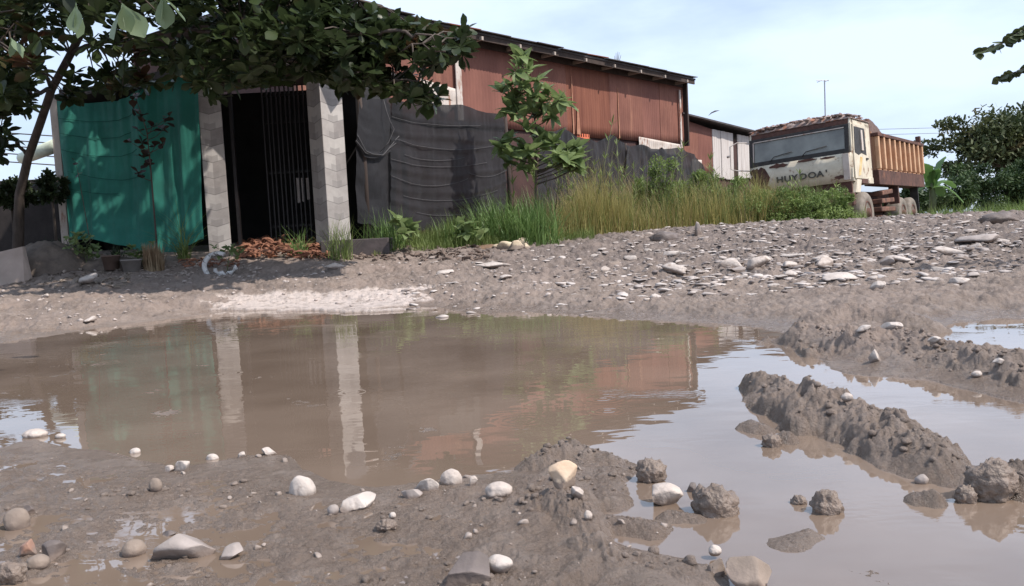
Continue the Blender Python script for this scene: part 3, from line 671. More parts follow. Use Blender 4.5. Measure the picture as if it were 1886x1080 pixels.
big = [(140,5,3.0,(-.1,0,-1)),(225,10,3.2,(.25,-.1,-1)),(20,70,4.2,(.3,0,-.6)),(300,-5,3.6,(.2,.1,-.8))]
lv, lf = rosettes(np.array([P(a,b,c) for a,b,c,_ in big])-tb, np.array([np.array(e) for *_,e in big], float), 3, .14, 'obovate', (8, 40), 8, wid=.75)
mesh_obj('hanging_leaves', lv, lf, leafmat('pale_underside_leaf', (.12,.17,.09), (.20,.26,.15), .4, .4, 5), tree, True)
tw = MB()
for i in range(0, len(cs), 3):
    c = cs[i]; j = min(range(len(limbs)), key=lambda j: min(np.linalg.norm(np.array(p)-c) for p in limbs[j])); p = min(limbs[j], key=lambda p: np.linalg.norm(np.array(p)-c))
    if np.linalg.norm(np.array(p)-c) < .9: mid = (np.array(p)+c)/2+[0, 0, .06]; tw.tube([loc_(p), loc_(mid), loc_(c)], [.012, .008, .004], 4, False)
tw.build('twigs', BARK, tree, True)

# ================================================================== BUILDINGS
ROOFM_ = mat('dark_roof_lap', (.10, .088, .085), (.055, .046, .044), 3, .7, .3, 20)
RUSTS = [mat('rusty_sheet', (.240, .102, .072), (.160, .065, .047), 1.3, .75, .25, 30, stretch=(1.2, 1, .6), c3=(.33, .16, .105), c3pos=(.56, .70), c3scale=1.1, c3stretch=(2, 1, .3)),
         mat('rusty_sheet_red', (.250, .106, .078), (.170, .069, .052), 1.1, .75, .25, 30, stretch=(1.2, 1, .5), c3=(.13, .05, .035), c3pos=(.6, .8), c3scale=1.5, c3stretch=(2, 1, .3)),
         mat('rusty_sheet_brown', (.235, .090, .055), (.150, .052, .033), 1.9, .78, .25, 30, stretch=(2.0, 1, .25), c3=(.36, .19, .12), c3pos=(.66, .8), c3scale=1.1, c3stretch=(5, 1, .2))]
PALE = mat('pale_weathered_sheet', (.60, .54, .49), (.46, .39, .34), 3, .8, .3, 30, c3=(.30, .15, .10), c3pos=(.56, .66), c3scale=4, c3stretch=(2, 1, .6))
WHITEP = mat('whitewashed_planks', (.62, .58, .55), (.45, .40, .37), 2.5, .85, .3, 30, stretch=(6, 1, .3), c3=(.25, .19, .16), c3pos=(.58, .7), c3scale=3, c3stretch=(7, 1, .25))
ROOFM = mat('dark_roof_sheet', (.085, .075, .075), (.05, .042, .04), 3, .7, .3, 20)
WOODD = mat('dark_timber', (.07, .05, .042), (.04, .03, .026), 5, .85, .4, 30, stretch=(1, 1, .3))
WOODP = mat('pale_timber', (.42, .36, .31), (.30, .25, .21), 6, .85, .3, 30, stretch=(1, 1, .2))
DARKWALL = mat('dark_maroon_sheet', (.085, .045, .040), (.05, .028, .026), 2, .85, .2, 20)
CONC = mat('concrete', (.30, .27, .25), (.21, .185, .17), 5, .9, .4, 40)
uW = np.array([.669, .743]); OW = np.array([-3.55, 15.06])
RW = math.atan2(uW[1], uW[0])
def wall_s(px, off=0.):
    # distance along the long wall where the view line of image column px meets it (mid height)
    o = OW+off*np.array([-uW[1], uW[0]]); k = (px-CX)/F; k2 = k-.05*.06
    return (k2*o[1]-o[0])/(uW[0]-k2*uW[1])
def sheet(name, s0, s1, z0, z1, m, parent, y=0., pitch=.10, amp=.006, ragged=None, top=None):
    n_ = max(3, int((s1-s0)/pitch*4)); xs_ = np.linspace(s0, s1, n_); rows = 7; v = []; q_ = np.random.default_rng(int(abs(s0)*100)+int(z0*10))
    jag = np.interp(xs_, np.linspace(s0, s1, 9), q_.uniform(-1, 1, 9)) if ragged else np.zeros(n_)
    for j in range(rows):
        t = j/(rows-1)
        for i, x_ in enumerate(xs_):
            zz0 = z0+(jag[i]*ragged if ragged else 0); zt = z1 if top is None else np.interp(x_, [s0, s1], top)
            v.append((x_, y+amp*math.sin(2*math.pi*x_/pitch)+.004*math.sin(t*9+x_*3), zz0+(zt-zz0)*t))
    f = [(j*n_+i, j*n_+i+1, (j+1)*n_+i+1, (j+1)*n_+i) for j in range(rows-1) for i in range(n_-1)]
    o = mesh_obj(name, v, f, m, parent, True); sm = o.modifiers.new('thick', 'SOLIDIFY'); sm.thickness = .003; return o
shed = empty('rusty_shed', (OW[0], OW[1], 0), RW, 'long shed of rust red corrugated sheets under a dark overhanging roof', 'shed')
Lw = 13.45; ZT = 4.72; ZB = 2.9
cuts = [-.2, wall_s(715), wall_s(800), wall_s(868), wall_s(925), wall_s(1000), wall_s(1062), wall_s(1142), wall_s(1200), wall_s(1232), Lw]
for i, (a, b_) in enumerate(zip(cuts[:-1], cuts[1:])):
    sheet('wall_sheet', a, b_+.04, ZB+.03*math.sin(i*2.1), ZT, RUSTS[[0,1,0,1,1,0,2,0,1,0][i]], shed, y=-.006*(i % 2))
for k_, a_ in enumerate(np.arange(-.6, Lw-.3, .95)):
    j_ = .03*math.sin(k_*2.3)+.02*math.sin(k_*5.1); b2 = min(a_+1.0, Lw+.12); z_ = ZT+.150+.012*math.sin(k_*3.7)
    MB().add([(a_, -.50+j_, z_), (b2, -.50+j_*.3, z_+.012), (b2, 6.8, z_+.365), (a_, 6.8, z_+.355), (a_, -.50+j_, z_+.018), (b2, -.50+j_*.3, z_+.030), (b2, 6.8, z_+.383), (a_, 6.8, z_+.373)],
        [(0,3,2,1),(4,5,6,7),(0,1,5,4),(1,2,6,5),(2,3,7,6),(3,0,4,7)]).build('roof_sheet', RUSTS[2] if k_ in (4, 9) else ROOFM_, shed)
# pale patches along the lower edge and the pale battens
for (pa, pb, za, zb_) in [(648, 728, 3.35, 3.72), (798, 868, 3.20, 3.78), (1190, 1269, 2.72, 3.04)]:
    sheet('pale_patch', wall_s(pa), wall_s(pb), za, zb_, PALE, shed, y=-.05, ragged=.16, top=(zb_, zb_-.12))
def batten(px, z0, z1, w=.11, m=PALE, y=-.055): s_ = wall_s(px); MB().box((s_-w/2, y-.03, z0), (s_+w/2, y, z1)).build('batten', m, shed, bevel=.004)
batten(866, 3.0, 4.6, .17); batten(712, 3.5, 4.65, .15); batten(1266, 2.9, 4.55, .08)
# pale rust streaks are thin overlapping strips of sheet
for px, z0, z1, w in [(1073, 2.95, 4.4, .05), (1082, 2.95, 3.6, .16), (1156, 2.95, 4.3, .05)]:
    s_ = wall_s(px); MB().add([(s_-w*.2, -.022, z1), (s_+w*.2, -.022, z1), (s_+w/2, -.022, z0), (s_-w/2, -.022, z0), (s_-w*.2, -.030, z1), (s_+w*.2, -.030, z1), (s_+w/2, -.030, z0), (s_-w/2, -.030, z0)],
        [(0,1,2,3),(7,6,5,4),(0,4,5,1),(1,5,6,2),(2,6,7,3),(3,7,4,0)]).build('lap_strip', mat('pale_rust', (.42, .22, .14), (.30, .13, .08), 4, .8, .2), shed)
MB().box((-.2, .05, .2), (Lw, .10, 3.1)).build('lower_wall', DARKWALL, shed)
MB().box((Lw-.02, .02, .2), (Lw+.04, 6.5, ZT)).build('end_wall', RUSTS[2], shed)
MB().box((-.26, .02, .2), (-.2, 6.5, ZT)).build('end_wall', DARKWALL, shed)
MB().box((-.2, 6.4, .2), (Lw, 6.5, ZT+.3)).build('back_wall', DARKWALL, shed)
rf = MB(); rf.add([(-.6, -.42, ZT+.10), (Lw+.10, -.42, ZT+.10), (Lw+.10, 6.8, ZT+.45), (-.6, 6.8, ZT+.45), (-.6, -.42, ZT+.145), (Lw+.10, -.42, ZT+.145), (Lw+.10, 6.8, ZT+.5), (-.6, 6.8, ZT+.5)],
    [(0,3,2,1),(4,5,6,7),(0,1,5,4),(1,2,6,5),(2,3,7,6),(3,0,4,7)]); roof = rf.build('roof', ROOFM, shed)
MB().box((-.6, -.40, ZT-.02), (Lw+.08, -.36, ZT+.10)).build('fascia', WOODD, shed)
MB().box((-.5, -.05, ZT-.06), (Lw, .0, ZT+.09)).build('wall_plate', WOODD, shed)
for s_ in np.arange(.5, Lw, 1.25): MB().box((s_-.03, -.47, ZT-.03), (s_+.03, .3, ZT+.05)).build('rafter', WOODP, shed, bevel=.004)
MB().box((Lw+.05, -.14, 2.9), (Lw+.12, .0, ZT+.08)).build('corner_post', WOODD, shed)
s_ = wall_s(1092); MB().box((s_-.3, .0, 2.78), (s_+.25, .03, 2.98)).build('orange_board', mat('orange_board', (.75, .20, .10), (.6, .15, .08), 5, .6, .1), shed)

# small shed behind
o2 = OW+uW*(Lw+.15)+np.array([-uW[1], uW[0]])*.25
lean = empty('plank_shed', (o2[0], o2[1], 0), RW, 'lower shed half rust red sheets and half whitewashed planks behind the truck', 'shed')
def lean_s(px): k = (px-CX)/F-.003; return (k*o2[1]-o2[0])/(uW[0]-k*uW[1])
sA, sB, sC = -.1, lean_s(1326), lean_s(1400)
sheet('wall_sheet', sA, lean_s(1300), 2.15, 3.78, RUSTS[0], lean, top=(3.80, 3.68)); sheet('wall_sheet', lean_s(1300), sB, 2.1, 3.7, RUSTS[1], lean, top=(3.68, 3.58))
sheet('pale_patch', lean_s(1286), lean_s(1304), 2.1, 2.55, PALE, lean, y=-.04, ragged=.06)
xs_ = np.linspace(sB, sC+1.5, 16); q = np.random.default_rng(3)
for i, (a, b_) in enumerate(zip(xs_[:-1], xs_[1:])):
    if i in (5, ): MB().box((a, .03, 2.1), (b_, .05, 3.3)).build('dark_gap_board', DARKWALL, lean); continue
    top_ = 3.58-.11*(a-sB)/(sC-sB); MB().box((a+.01, q.uniform(-.012, .012), 2.0+q.uniform(-.05, .05)), (b_-.006, .025, top_)).build('plank', WHITEP, lean, bevel=.003)
MB().box((sA, .06, .1), (sC+1.5, .12, 2.2)).build('lower_wall', DARKWALL, lean)
MB().box((sA, .08, .1), (sC+1.5, 4.0, 3.3)).build('inner_wall', DARKWALL, lean)
MB().add([(sA-.1, -.3, 3.86), (sC+1.7, -.3, 3.50), (sC+1.7, 4.2, 3.75), (sA-.1, 4.2, 4.1), (sA-.1, -.3, 3.91), (sC+1.7, -.3, 3.55), (sC+1.7, 4.2, 3.8), (sA-.1, 4.2, 4.15)],
    [(0,3,2,1),(4,5,6,7),(0,1,5,4),(1,2,6,5),(2,3,7,6),(3,0,4,7)]).build('roof', ROOFM, lean)

# ---- front porch with tiled pillars
def tile_material():
    m, n, b, o = newmat('mosaic_tile'); lk = n.links.new
    t = N_(n, 'ShaderNodeTexCoord'); sx = N_(n, 'ShaderNodeSeparateXYZ'); lk(t.outputs['Object'], sx.inputs[0])
    def m_(op, x, y=None, z=None):
        q_ = N_(n, 'ShaderNodeMath', operation=op)
        for k_, v_ in enumerate((x, y, z)):
            if v_ is None: continue
            if isinstance(v_, (int, float)): q_.inputs[k_].default_value = v_
            else: lk(v_, q_.inputs[k_])
        return q_.outputs[0]
    h = m_('ADD', sx.outputs[0], sx.outputs[1]); tri = m_('PINGPONG', m_('MULTIPLY', h, 6.5), 1.0)
    v = m_('MULTIPLY', m_('ADD', sx.outputs[2], m_('MULTIPLY', tri, .045)), 1/.205); fr = m_('FRACT', v); row = m_('FLOOR', v)
    line = m_('LESS_THAN', fr, .05)
    band = m_('MULTIPLY', m_('LESS_THAN', fr, .42), m_('GREATER_THAN', tri, .55))
    hat = m_('GREATER_THAN', m_('SINE', m_('MULTIPLY', h, 420)), .0)
    cell = m_('FLOOR', m_('MULTIPLY', h, 6.5)); wn = N_(n, 'ShaderNodeTexWhiteNoise'); wn.noise_dimensions = '2D'; cb = N_(n, 'ShaderNodeCombineXYZ'); lk(cell, cb.inputs[0]); lk(row, cb.inputs[1]); lk(cb.outputs[0], wn.inputs['Vector'])
    nz_ = N_(n, 'ShaderNodeTexNoise', Scale=9, Detail=6, Roughness=.65); lk(t.outputs['Object'], nz_.inputs['Vector'])
    r = N_(n, 'ShaderNodeValToRGB'); e = r.color_ramp.elements; e[0].position = .25; e[1].position = .75; e[0].color = (.26, .235, .22, 1); e[1].color = (.47, .44, .41, 1)
    lk(m_('ADD', m_('MULTIPLY', wn.outputs['Value'], .45), m_('MULTIPLY', nz_.outputs['Fac'], .55)), r.inputs[0])
    x1 = N_(n, 'ShaderNodeMixRGB'); lk(m_('MULTIPLY', band, m_('ADD', m_('MULTIPLY', hat, .35), .3)), x1.inputs[0]); lk(r.outputs[0], x1.inputs[1]); x1.inputs[2].default_value = (.20, .185, .175, 1)
    x2 = N_(n, 'ShaderNodeMixRGB'); lk(m_('MULTIPLY', line, .7), x2.inputs[0]); lk(x1.outputs[0], x2.inputs[1]); x2.inputs[2].default_value = (.15, .135, .13, 1)
    lk(x2.outputs[0], b.inputs['Base Color']); b.inputs['Roughness'].default_value = .5; return m
TILE = tile_material()
pB = P(606, 430, 10.3); pA = P(380, 440, 10.5)
porch = empty('house_front', (0, 10.4, 0), 0, 'dark open house front between two grey mosaic tiled pillars', 'house')
def pillar(x, y, ang, w, z0, z1):
    o = MB().box((-w/2, -w/2, z0), (w/2, w/2, z1)).build('pillar', TILE, porch, bevel=.006); o.location = (x, y-10.4, 0); o.rotation_euler = (0, 0, ang); return o
WP = .32
d = np.array([math.cos(R(44)), math.sin(R(44))]); n2_ = np.array([-d[1], d[0]])
cB = np.array([pB[0], pB[1]])+d*WP/2+n2_*WP/2; pillar(cB[0], cB[1], R(44), WP, .15, 2.78)
d = np.array([math.cos(R(18)), math.sin(R(18))]); n2_ = np.array([-d[1], d[0]])
cA = np.array([pA[0], pA[1]])+d*WP/2+n2_*WP/2; pillar(cA[0], cA[1], R(18), WP*.86, .15, 2.78)
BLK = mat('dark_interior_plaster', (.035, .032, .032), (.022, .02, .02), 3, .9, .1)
def L_(x, y, z): return (x, y-10.4, z)
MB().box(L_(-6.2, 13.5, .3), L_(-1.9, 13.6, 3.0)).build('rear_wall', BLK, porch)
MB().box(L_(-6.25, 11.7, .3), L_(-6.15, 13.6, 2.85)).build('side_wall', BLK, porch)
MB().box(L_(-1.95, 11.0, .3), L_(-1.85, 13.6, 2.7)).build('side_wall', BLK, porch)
MB().box(L_(-6.2, 10.75, .2), L_(-1.9, 13.5, .44)).build('floor_slab', CONC, porch)
MB().box(L_(cB[0]-.1, cB[1]-.32, .1), L_(cB[0]+.75, cB[1]+.2, .53)).build('step', mat('dark_step', (.12, .10, .10), (.08, .07, .07), 5, .9, .4), porch, bevel=.01)
# porch roof: front edge falls to the left
e1 = P(88, 190, 11.0); e2 = P(350, 132, 10.3); e3 = P(660, 112, 10.2)
MB().add([(e1[0], e1[1]-10.4, e1[2]), (e2[0], e2[1]-10.4, e2[2]), (e3[0], e3[1]-10.4, e3[2]), (-1.7, 3.4, 3.15), (-4, 3.4, 3.15), (-6.6, 3.4, 2.9)]+
         [(e1[0], e1[1]-10.4, e1[2]+.09), (e2[0], e2[1]-10.4, e2[2]+.09), (e3[0], e3[1]-10.4, e3[2]+.09), (-1.7, 3.4, 3.22), (-4, 3.4, 3.22), (-6.6, 3.4, 2.97)],
         [(0,5,4,1),(1,4,3,2),(6,7,10,11),(7,8,9,10),(0,1,7,6),(1,2,8,7),(2,3,9,8),(5,0,6,11),(3,4,10,9),(4,5,11,10)]).build('roof', ROOFM, porch)
l1 = P(360, 160, 10.6); l2 = P(655, 140, 10.45)
MB().box(L_(l1[0], 10.62, 2.55), L_(l2[0]-.1, 10.72, 3.02)).build('lintel', WOODD, porch)
# folding gate
gate = MB(); gx0 = P(492, 300, 10.75)[0]; gx1 = P(566, 300, 10.75)[0]
IRON = mat('dark_gate_iron', (.022, .018, .018), (.012, .010, .010), 14, .4, .1, metal=.1)
gt = empty('folding_gate', (0, .32, 0)); gt.parent = porch
for i, xx in enumerate(np.linspace(gx0, gx1, 10)):
    MB().box((xx-.008, -.012+.02*(i % 2), .45), (xx+.008, .012+.02*(i % 2), 2.6)).build('bar', IRON, gt)
for zz in (.75, 1.45, 2.1, 2.45): MB().box((gx0-.02, .04, zz-.012), (gx1+.02, .055, zz+.012)).build('rail', IRON, gt)
gxa = P(432, 300, 10.8)[0]; gxb = P(448, 300, 10.8)[0]
MB().box((gxa, 0, .45), (gxa+.04, .05, 2.6)).build('door_post', IRON, gt)
for i, (a, b_) in enumerate([(.02, .55), (.06, .35), (.12, .45)]):
    pp = P(545+i*9, 335, 10.7); MB().box((pp[0]-10*0, .0, pp[2]-.28+a*.4), (pp[0]+.035, .02, pp[2]+.05)).build('rag', mat('grey_rag', (.25, .23, .22), None, 8, .9, .3), gt)

# pale posts
p0 = P(101, 190, 11.0); po = MB(); po.box((-.05, -.05, 0), (.05, .05, p0[2]-hz(p0[0], 11.0)+.1))
o = po.build('timber_post', PALE, bevel=.006); o.location = (p0[0], 11.0, hz(p0[0], 11.0)-.05); tag(o, 'pale upright post at the left edge of the green netting', 'post')

# ================================================================== NETS
def netmat(name, c1, c2, sheen, open_=.08):
    m, n, b, o = newmat(name); lk = n.links.new; t = N_(n, 'ShaderNodeTexCoord')
    a = N_(n, 'ShaderNodeTexNoise', Scale=2.2, Detail=6, Roughness=.6); lk(t.outputs['Object'], a.inputs['Vector'])
    r = N_(n, 'ShaderNodeValToRGB'); e = r.color_ramp.elements; e[0].position = .35; e[1].position = .68; e[0].color = (*c2, 1); e[1].color = (*c1, 1); lk(a.outputs['Fac'], r.inputs[0])
    w = N_(n, 'ShaderNodeTexNoise', Scale=120, Detail=2); lk(t.outputs['Object'], w.inputs['Vector']); bp = N_(n, 'ShaderNodeBump', Strength=.5, Distance=.003); lk(w.outputs['Fac'], bp.inputs['Height']); lk(bp.outputs[0], b.inputs['Normal'])
    lk(r.outputs[0], b.inputs['Base Color']); b.inputs['Roughness'].default_value = .65; b.inputs['Sheen Weight'].default_value = sheen; b.inputs['Specular IOR Level'].default_value = .3
    tr = N_(n, 'ShaderNodeBsdfTranslucent'); lk(r.outputs[0], tr.inputs[0]); ms = N_(n, 'ShaderNodeMixShader'); ms.inputs[0].default_value = .3; lk(b.outputs[0], ms.inputs[1]); lk(tr.outputs[0], ms.inputs[2])
    tp = N_(n, 'ShaderNodeBsdfTransparent'); m2 = N_(n, 'ShaderNodeMixShader'); m2.inputs[0].default_value = open_; lk(ms.outputs[0], m2.inputs[1]); lk(tp.outputs[0], m2.inputs[2]); lk(m2.outputs[0], o.inputs[0])
    return m
BNET = netmat('black_shade_net', (.029, .028, .032), (.014, .0135, .016), .10); GNET = netmat('green_shade_net', (.046, .290, .225), (.028, .190, .148), .15, .0)
def net(name, top, bot, m, label, cat='net', group=None, nu=120, nv=50, fold=.035, sags=(), seed=0, vfold=.6, vert=0.):
    """cloth hung between a top and a bottom line of world points"""
    top = np.array(top); bot = np.array(bot); c0 = (top[0]+bot[0])/2
    def res(pl, n_): d = np.r_[0, np.cumsum(np.linalg.norm(np.diff(pl, axis=0), axis=1))]; t = np.linspace(0, d[-1], n_); return np.stack([np.interp(t, d, pl[:, k]) for k in range(3)], 1)
    A = res(top, nu); B = res(bot, nu); U = np.linspace(0, 1, nu); V = np.linspace(0, 1, nv)
    dirx = (A[-1]-A[0])/np.linalg.norm(A[-1]-A[0]); nrm = np.cross(dirx, [0, 0, 1]); nrm /= np.linalg.norm(nrm); Lx = np.linalg.norm(A[-1]-A[0])
    g = A[None]*(1-V[:, None, None])+B[None]*V[:, None, None]
    uu, vv = np.meshgrid(U*Lx, V)
    off = fold*(fbm(uu+seed, vv*1.2, 1.1, 4, .5, seed+3.)+.25*fbm(uu*2.5, vv*.8, 2.2, 3, .5, seed))
    off = off+vert*(np.sin(uu*7+2*perlin(uu*1.3+seed, vv*.8))*.6+fbm(uu*2.2, vv*.25, 2.0, 3, .5, seed+1.))
    for (v0, sag, k) in sags:
        line = v0+sag*(4*U*(1-U))[None]+.012*np.sin(uu*3+v0*30); off = off+.016*np.exp(-((vv-line)/.014)**2)-.008*np.exp(-((vv-line-.03)/.03)**2)
    g = g+nrm[None, None]*off[:, :, None]; g[:, :, 2] += .03*perlin(uu*1.5+seed, vv*2)*(vv < .03)+.05*perlin(uu*3+seed, vv)*(vv > .97)
    v = (g-c0).reshape(-1, 3); ii_ = np.arange(nv-1)[:, None]*nu; jj_ = np.arange(nu-1)[None]; f = np.stack([ii_+jj_, ii_+jj_+1, ii_+nu+jj_+1, ii_+nu+jj_], 2).reshape(-1, 4)
    o = mesh_obj(name, v, f, m, None, True, c0); tag(o, label, cat, group); 
    return o, g
CORD = mat('grey_cord', (.10, .097, .10), (.075, .072, .075), 20, .7, .2)
def cords(o, g, lines, m=CORD, rad=.0035):
    c0 = np.array(o.location); nv, nu = g.shape[:2]
    for (v0, u0, u1, sag) in lines:
        pts = []
        for u in np.linspace(u0, u1, 30):
            t = (u-u0)/(u1-u0); v = min(.99, max(0, v0+sag*4*t*(1-t))); a = g[int(v*(nv-1)), int(u*(nu-1))]; b_ = g[min(nv-1, int(v*(nv-1))+1), int(u*(nu-1))]; w = v*(nv-1)-int(v*(nv-1))
            pts.append(a*(1-w)+b_*w-c0+np.array([.01, -.012, 0]))
        MB().tube(pts, rad, 5).build('seam_cord', m, o, True)
# green net
gt_ = [P(103, 186, 10.95), P(160, 190, 10.9), P(215, 185, 10.8), P(255, 168, 10.7), P(300, 148, 10.62), P(345, 135, 10.55), P(366, 140, 10.5)]
gb_ = [P(125, 436, 10.7), P(165, 440, 10.65), P(230, 455, 10.6), P(285, 465, 10.55), P(320, 470, 10.5), P(350, 450, 10.5), P(374, 440, 10.5)]
o, g = net('green_net', gt_, gb_, GNET, 'green shade netting hung across the house front left of the pillars', fold=.030, seed=2., vert=.035)
cords(o, g, [(.13, 0, .55, .01), (.24, 0, .5, .02), (.36, 0, .55, .03), (.52, .05, .6, .03), (.64, .0, .4, .02)], mat('dark_green_cord', (.015, .11, .085), (.01, .08, .06), 10, .8, .1), .0035)
# black net along the fence
def fenceD(px): k = (px-CX)/F; t = (k*10.6+1.95)/(6.75-11.4*k); return 10.6+11.4*t
def fline(pts): return [P(a, b, fenceD(a)+c) for a, b, c in pts]
o, g = net('black_net', fline([(722, 182, .05), (760, 188, 0), (800, 190, 0), (850, 196, 0), (905, 208, 0), (925, 212, 0)]), fline([(715, 420, -.1), (760, 425, -.1), (800, 425, -.1), (850, 420, -.1), (905, 405, -.1), (935, 395, 0)]), BNET,
    'large taut black shade net hung on the fence right of the pillars', group=None, sags=((.13, .03, 0), (.24, .04, 0), (.33, .03, 0), (.55, .02, 0), (.68, .04, 0), (.8, .02, 0)), seed=5., fold=.03)
cords(o, g, [(.14, .0, .75, .03), (.31, .05, .9, .05), (.42, .1, .6, .03), (.47, .0, .8, .03), (.60, .0, .62, .05), (.55, .62, 1, .05), (.74, .1, .9, .03), (.86, .2, .8, .03)])
o, g = net('black_net', fline([(664, 172, .12), (690, 176, .1), (722, 180, .08), (733, 184, .08)]), fline([(655, 262, .02), (672, 288, -.04), (705, 292, -.05), (735, 262, .0)]), BNET,
    'loose black net panel sagging in a pouch beside the pillar', seed=8., fold=.02, nu=60, sags=((.93, .02, 0),))
cords(o, g, [(.86, 0, 1, .10), (.97, 0, 1, -.02)], rad=.006)
pA_, pB_ = P(702, 172, fenceD(702)), P(722, 250, fenceD(722)-.1)
rp_ = MB().tube([P(705, 178, 11.0), P(712, 205, 10.95), P(718, 222, 10.95), P(726, 238, 10.95), P(716, 262, 10.9), P(700, 280, 10.85)], .005, 6).build('rope', CORD, None, True); tag(rp_, 'grey rope hanging in a curve over the loose net by the pillar', 'rope')
o, g = net('black_net', fline([(655, 268, .06), (680, 285, .05), (705, 288, .05), (735, 270, .04)]), fline([(658, 410, 0), (680, 415, -.05), (705, 418, -.08), (728, 420, -.1)]), BNET,
    'lower black net strip between the pillar foot and the large net', seed=11., fold=.03, nu=60)
o, g = net('black_net', fline([(1000, 250, .1), (1035, 236, 0), (1060, 250, 0), (1095, 262, 0), (1125, 250, 0), (1150, 262, 0)]), fline([(985, 400, 0), (1030, 400, 0), (1060, 400, 0), (1095, 400, 0), (1125, 400, 0), (1155, 400, 0)]), BNET,
    'black net draped in peaks under the orange board', seed=14., fold=.07, sags=((.3, .04, 0),))
o, g = net('black_net', fline([(1150, 268, 0), (1185, 268, 0), (1215, 276, 0), (1250, 272, 0), (1280, 285, .3), (1310, 330, .5)]), fline([(1150, 390, 0), (1185, 390, 0), (1215, 390, 0), (1250, 390, 0), (1280, 390, .3), (1315, 385, .5)]), BNET,
    'black net hanging at the far right end of the fence behind tall weeds', seed=17., fold=.08)
for px, y0, lab in [(661, 165, 'dark post right beside the lit pillar'), (735, 172, 'dark fence post where the loose and the large net meet'), (930, 205, 'dark fence post behind the broad leaved shrub'), (1040, 232, 'dark fence post under the first peak of the draped net'), (1152, 262, 'dark fence post between the two far nets')]:
    a = P(px, y0, fenceD(px)+.15); zz = hz(a[0], a[1]); o = MB().tube([(0, 0, 0), (.01, 0, (a[2]-zz)*.5), (0, 0, a[2]-zz)], [.04, .036, .03], 8).build('fence_post', WOODD, None, True); o.location = (a[0], a[1], zz-.03); tag(o, lab, 'post')
# ================================================================== TRUCK
TK = [mat('cream_peeling_paint', (.66, .60, .48), (.50, .44, .34), 2.4, .65, .3, 20, c3=(.24, .14, .09), c3pos=(.57, .64), c3scale=3.0),
      mat('rust_orange', (.47, .27, .16), (.32, .16, .095), 2.2, .8, .4, 20, stretch=(1, 1, .5), c3=(.60, .42, .26), c3pos=(.55, .7), c3scale=2.5, c3stretch=(2, 2, .5)),
      mat('dark_rust', (.13, .065, .05), (.07, .038, .032), 4, .85, .4, 20, c3=(.26, .12, .07), c3pos=(.58, .7)),
      mat('old_black_rubber', (.05, .046, .043), (.03, .028, .026), 6, .85, .3, c3=(.26, .22, .18), c3pos=(.42, .6), c3scale=4),
      mat('dusty_tyre', (.27, .235, .20), (.17, .145, .12), 6, .9, .4), mat('cream_door_streak', (.55, .36, .12), (.66, .55, .33), 5, .6, .1)]
def glass():
    m, n, b, o = newmat('dusty_windscreen'); b.inputs['Base Color'].default_value = (.045, .05, .05, 1); b.inputs['Roughness'].default_value = .22; b.inputs['Specular IOR Level'].default_value = .5
    lk = n.links.new; t = N_(n, 'ShaderNodeTexCoord'); a = N_(n, 'ShaderNodeTexNoise', Scale=1.7, Detail=5); lk(t.outputs['Object'], a.inputs['Vector'])
    r = N_(n, 'ShaderNodeValToRGB'); e = r.color_ramp.elements; e[0].color = (.15, .155, .145, 1); e[1].color = (.30, .31, .28, 1); e[0].position = .35; e[1].position = .7; lk(a.outputs['Fac'], r.inputs[0]); lk(r.outputs[0], b.inputs['Base Color']); return m
GLS = glass()
aR = math.atan2(-.62, .785)
TZ = .03
from mathutils import Euler
TLOC = (6.36, 21.0, -.10); TROT = (0, -.062, aR); TMAT = np.array(Euler(TROT).to_matrix())
truck = empty('dump_truck', TLOC, aR, 'derelict cream cabbed dump truck with a rusty orange bed parked in the weeds', 'truck')
W_, CL = 2.5, 1.75
def rake(z): return 0 if z < 2.0 else (z-2.0)*.16
truck.rotation_euler = TROT
# cab shell: side profile extruded as separate sides, front, back, roof
cab = MB(); prof = [(0, 1.32), (0.0, 2.0), (.11, 2.70), (.22, 2.82), (CL, 2.82), (CL, 1.32)]
# front lower panel with a slight bow
v = []; nx = 14
for i in range(nx+1):
    x_ = W_*i/nx; bow = -.05*math.sin(math.pi*i/nx)
    for z_ in (1.30, 1.62, 1.98): v.append((x_, bow, z_))
f = [(i*3+j, (i+1)*3+j, (i+1)*3+j+1, i*3+j+1) for i in range(nx) for j in range(2)]
fp = mesh_obj('front_panel', v, f, TK[0], truck, True); fp.modifiers.new('t', 'SOLIDIFY').thickness = .03
cab.box((.0, .06, 1.3), (W_, CL, 1.38)); cab.box((0, CL-.05, 1.38), (W_, CL, 2.8)); cab.box((.0, .2, 2.76), (W_, CL, 2.83)); cab.box((0, .03, 1.38), (.05, CL-.05, 2.0)); cab.box((0, 1.2, 2.0), (.05, CL-.05, 2.76))
cab.box((W_-.05, 1.35, 1.38), (W_, CL-.05, 2.76)); cab.prism([(.10, 2.66), (.16, 2.83), (CL, 2.83), (CL, 2.66)], 0, W_-.05, W_+.0); cab.prism([(.10, 2.66), (.16, 2.83), (CL, 2.83), (CL, 2.66)], 0, 0, .05)
cab.build('cab_body', TK[0], truck, bevel=.012)
DK = mat('dark_window_trim', (.05, .045, .043), (.03, .028, .027), 8, .6, .2)
def quadbar(x0, x1, z0, z1, y_off=-.02, th=.05):
    return [(x0, rake(z0)+y_off, z0), (x1, rake(z0)+y_off, z0), (x1, rake(z1)+y_off, z1), (x0, rake(z1)+y_off, z1)] + [(x0, rake(z0)+y_off+th, z0), (x1, rake(z0)+y_off+th, z0), (x1, rake(z1)+y_off+th, z1), (x0, rake(z1)+y_off+th, z1)]
HF = [(0,3,2,1)[::-1],(4,5,6,7)[::-1],(0,1,5,4)[::-1],(1,2,6,5)[::-1],(2,3,7,6)[::-1],(3,0,4,7)[::-1]]
MB().add(quadbar(.12, W_-.13, 2.08, 2.60, .01, .02), HF).build('windscreen', GLS, truck)
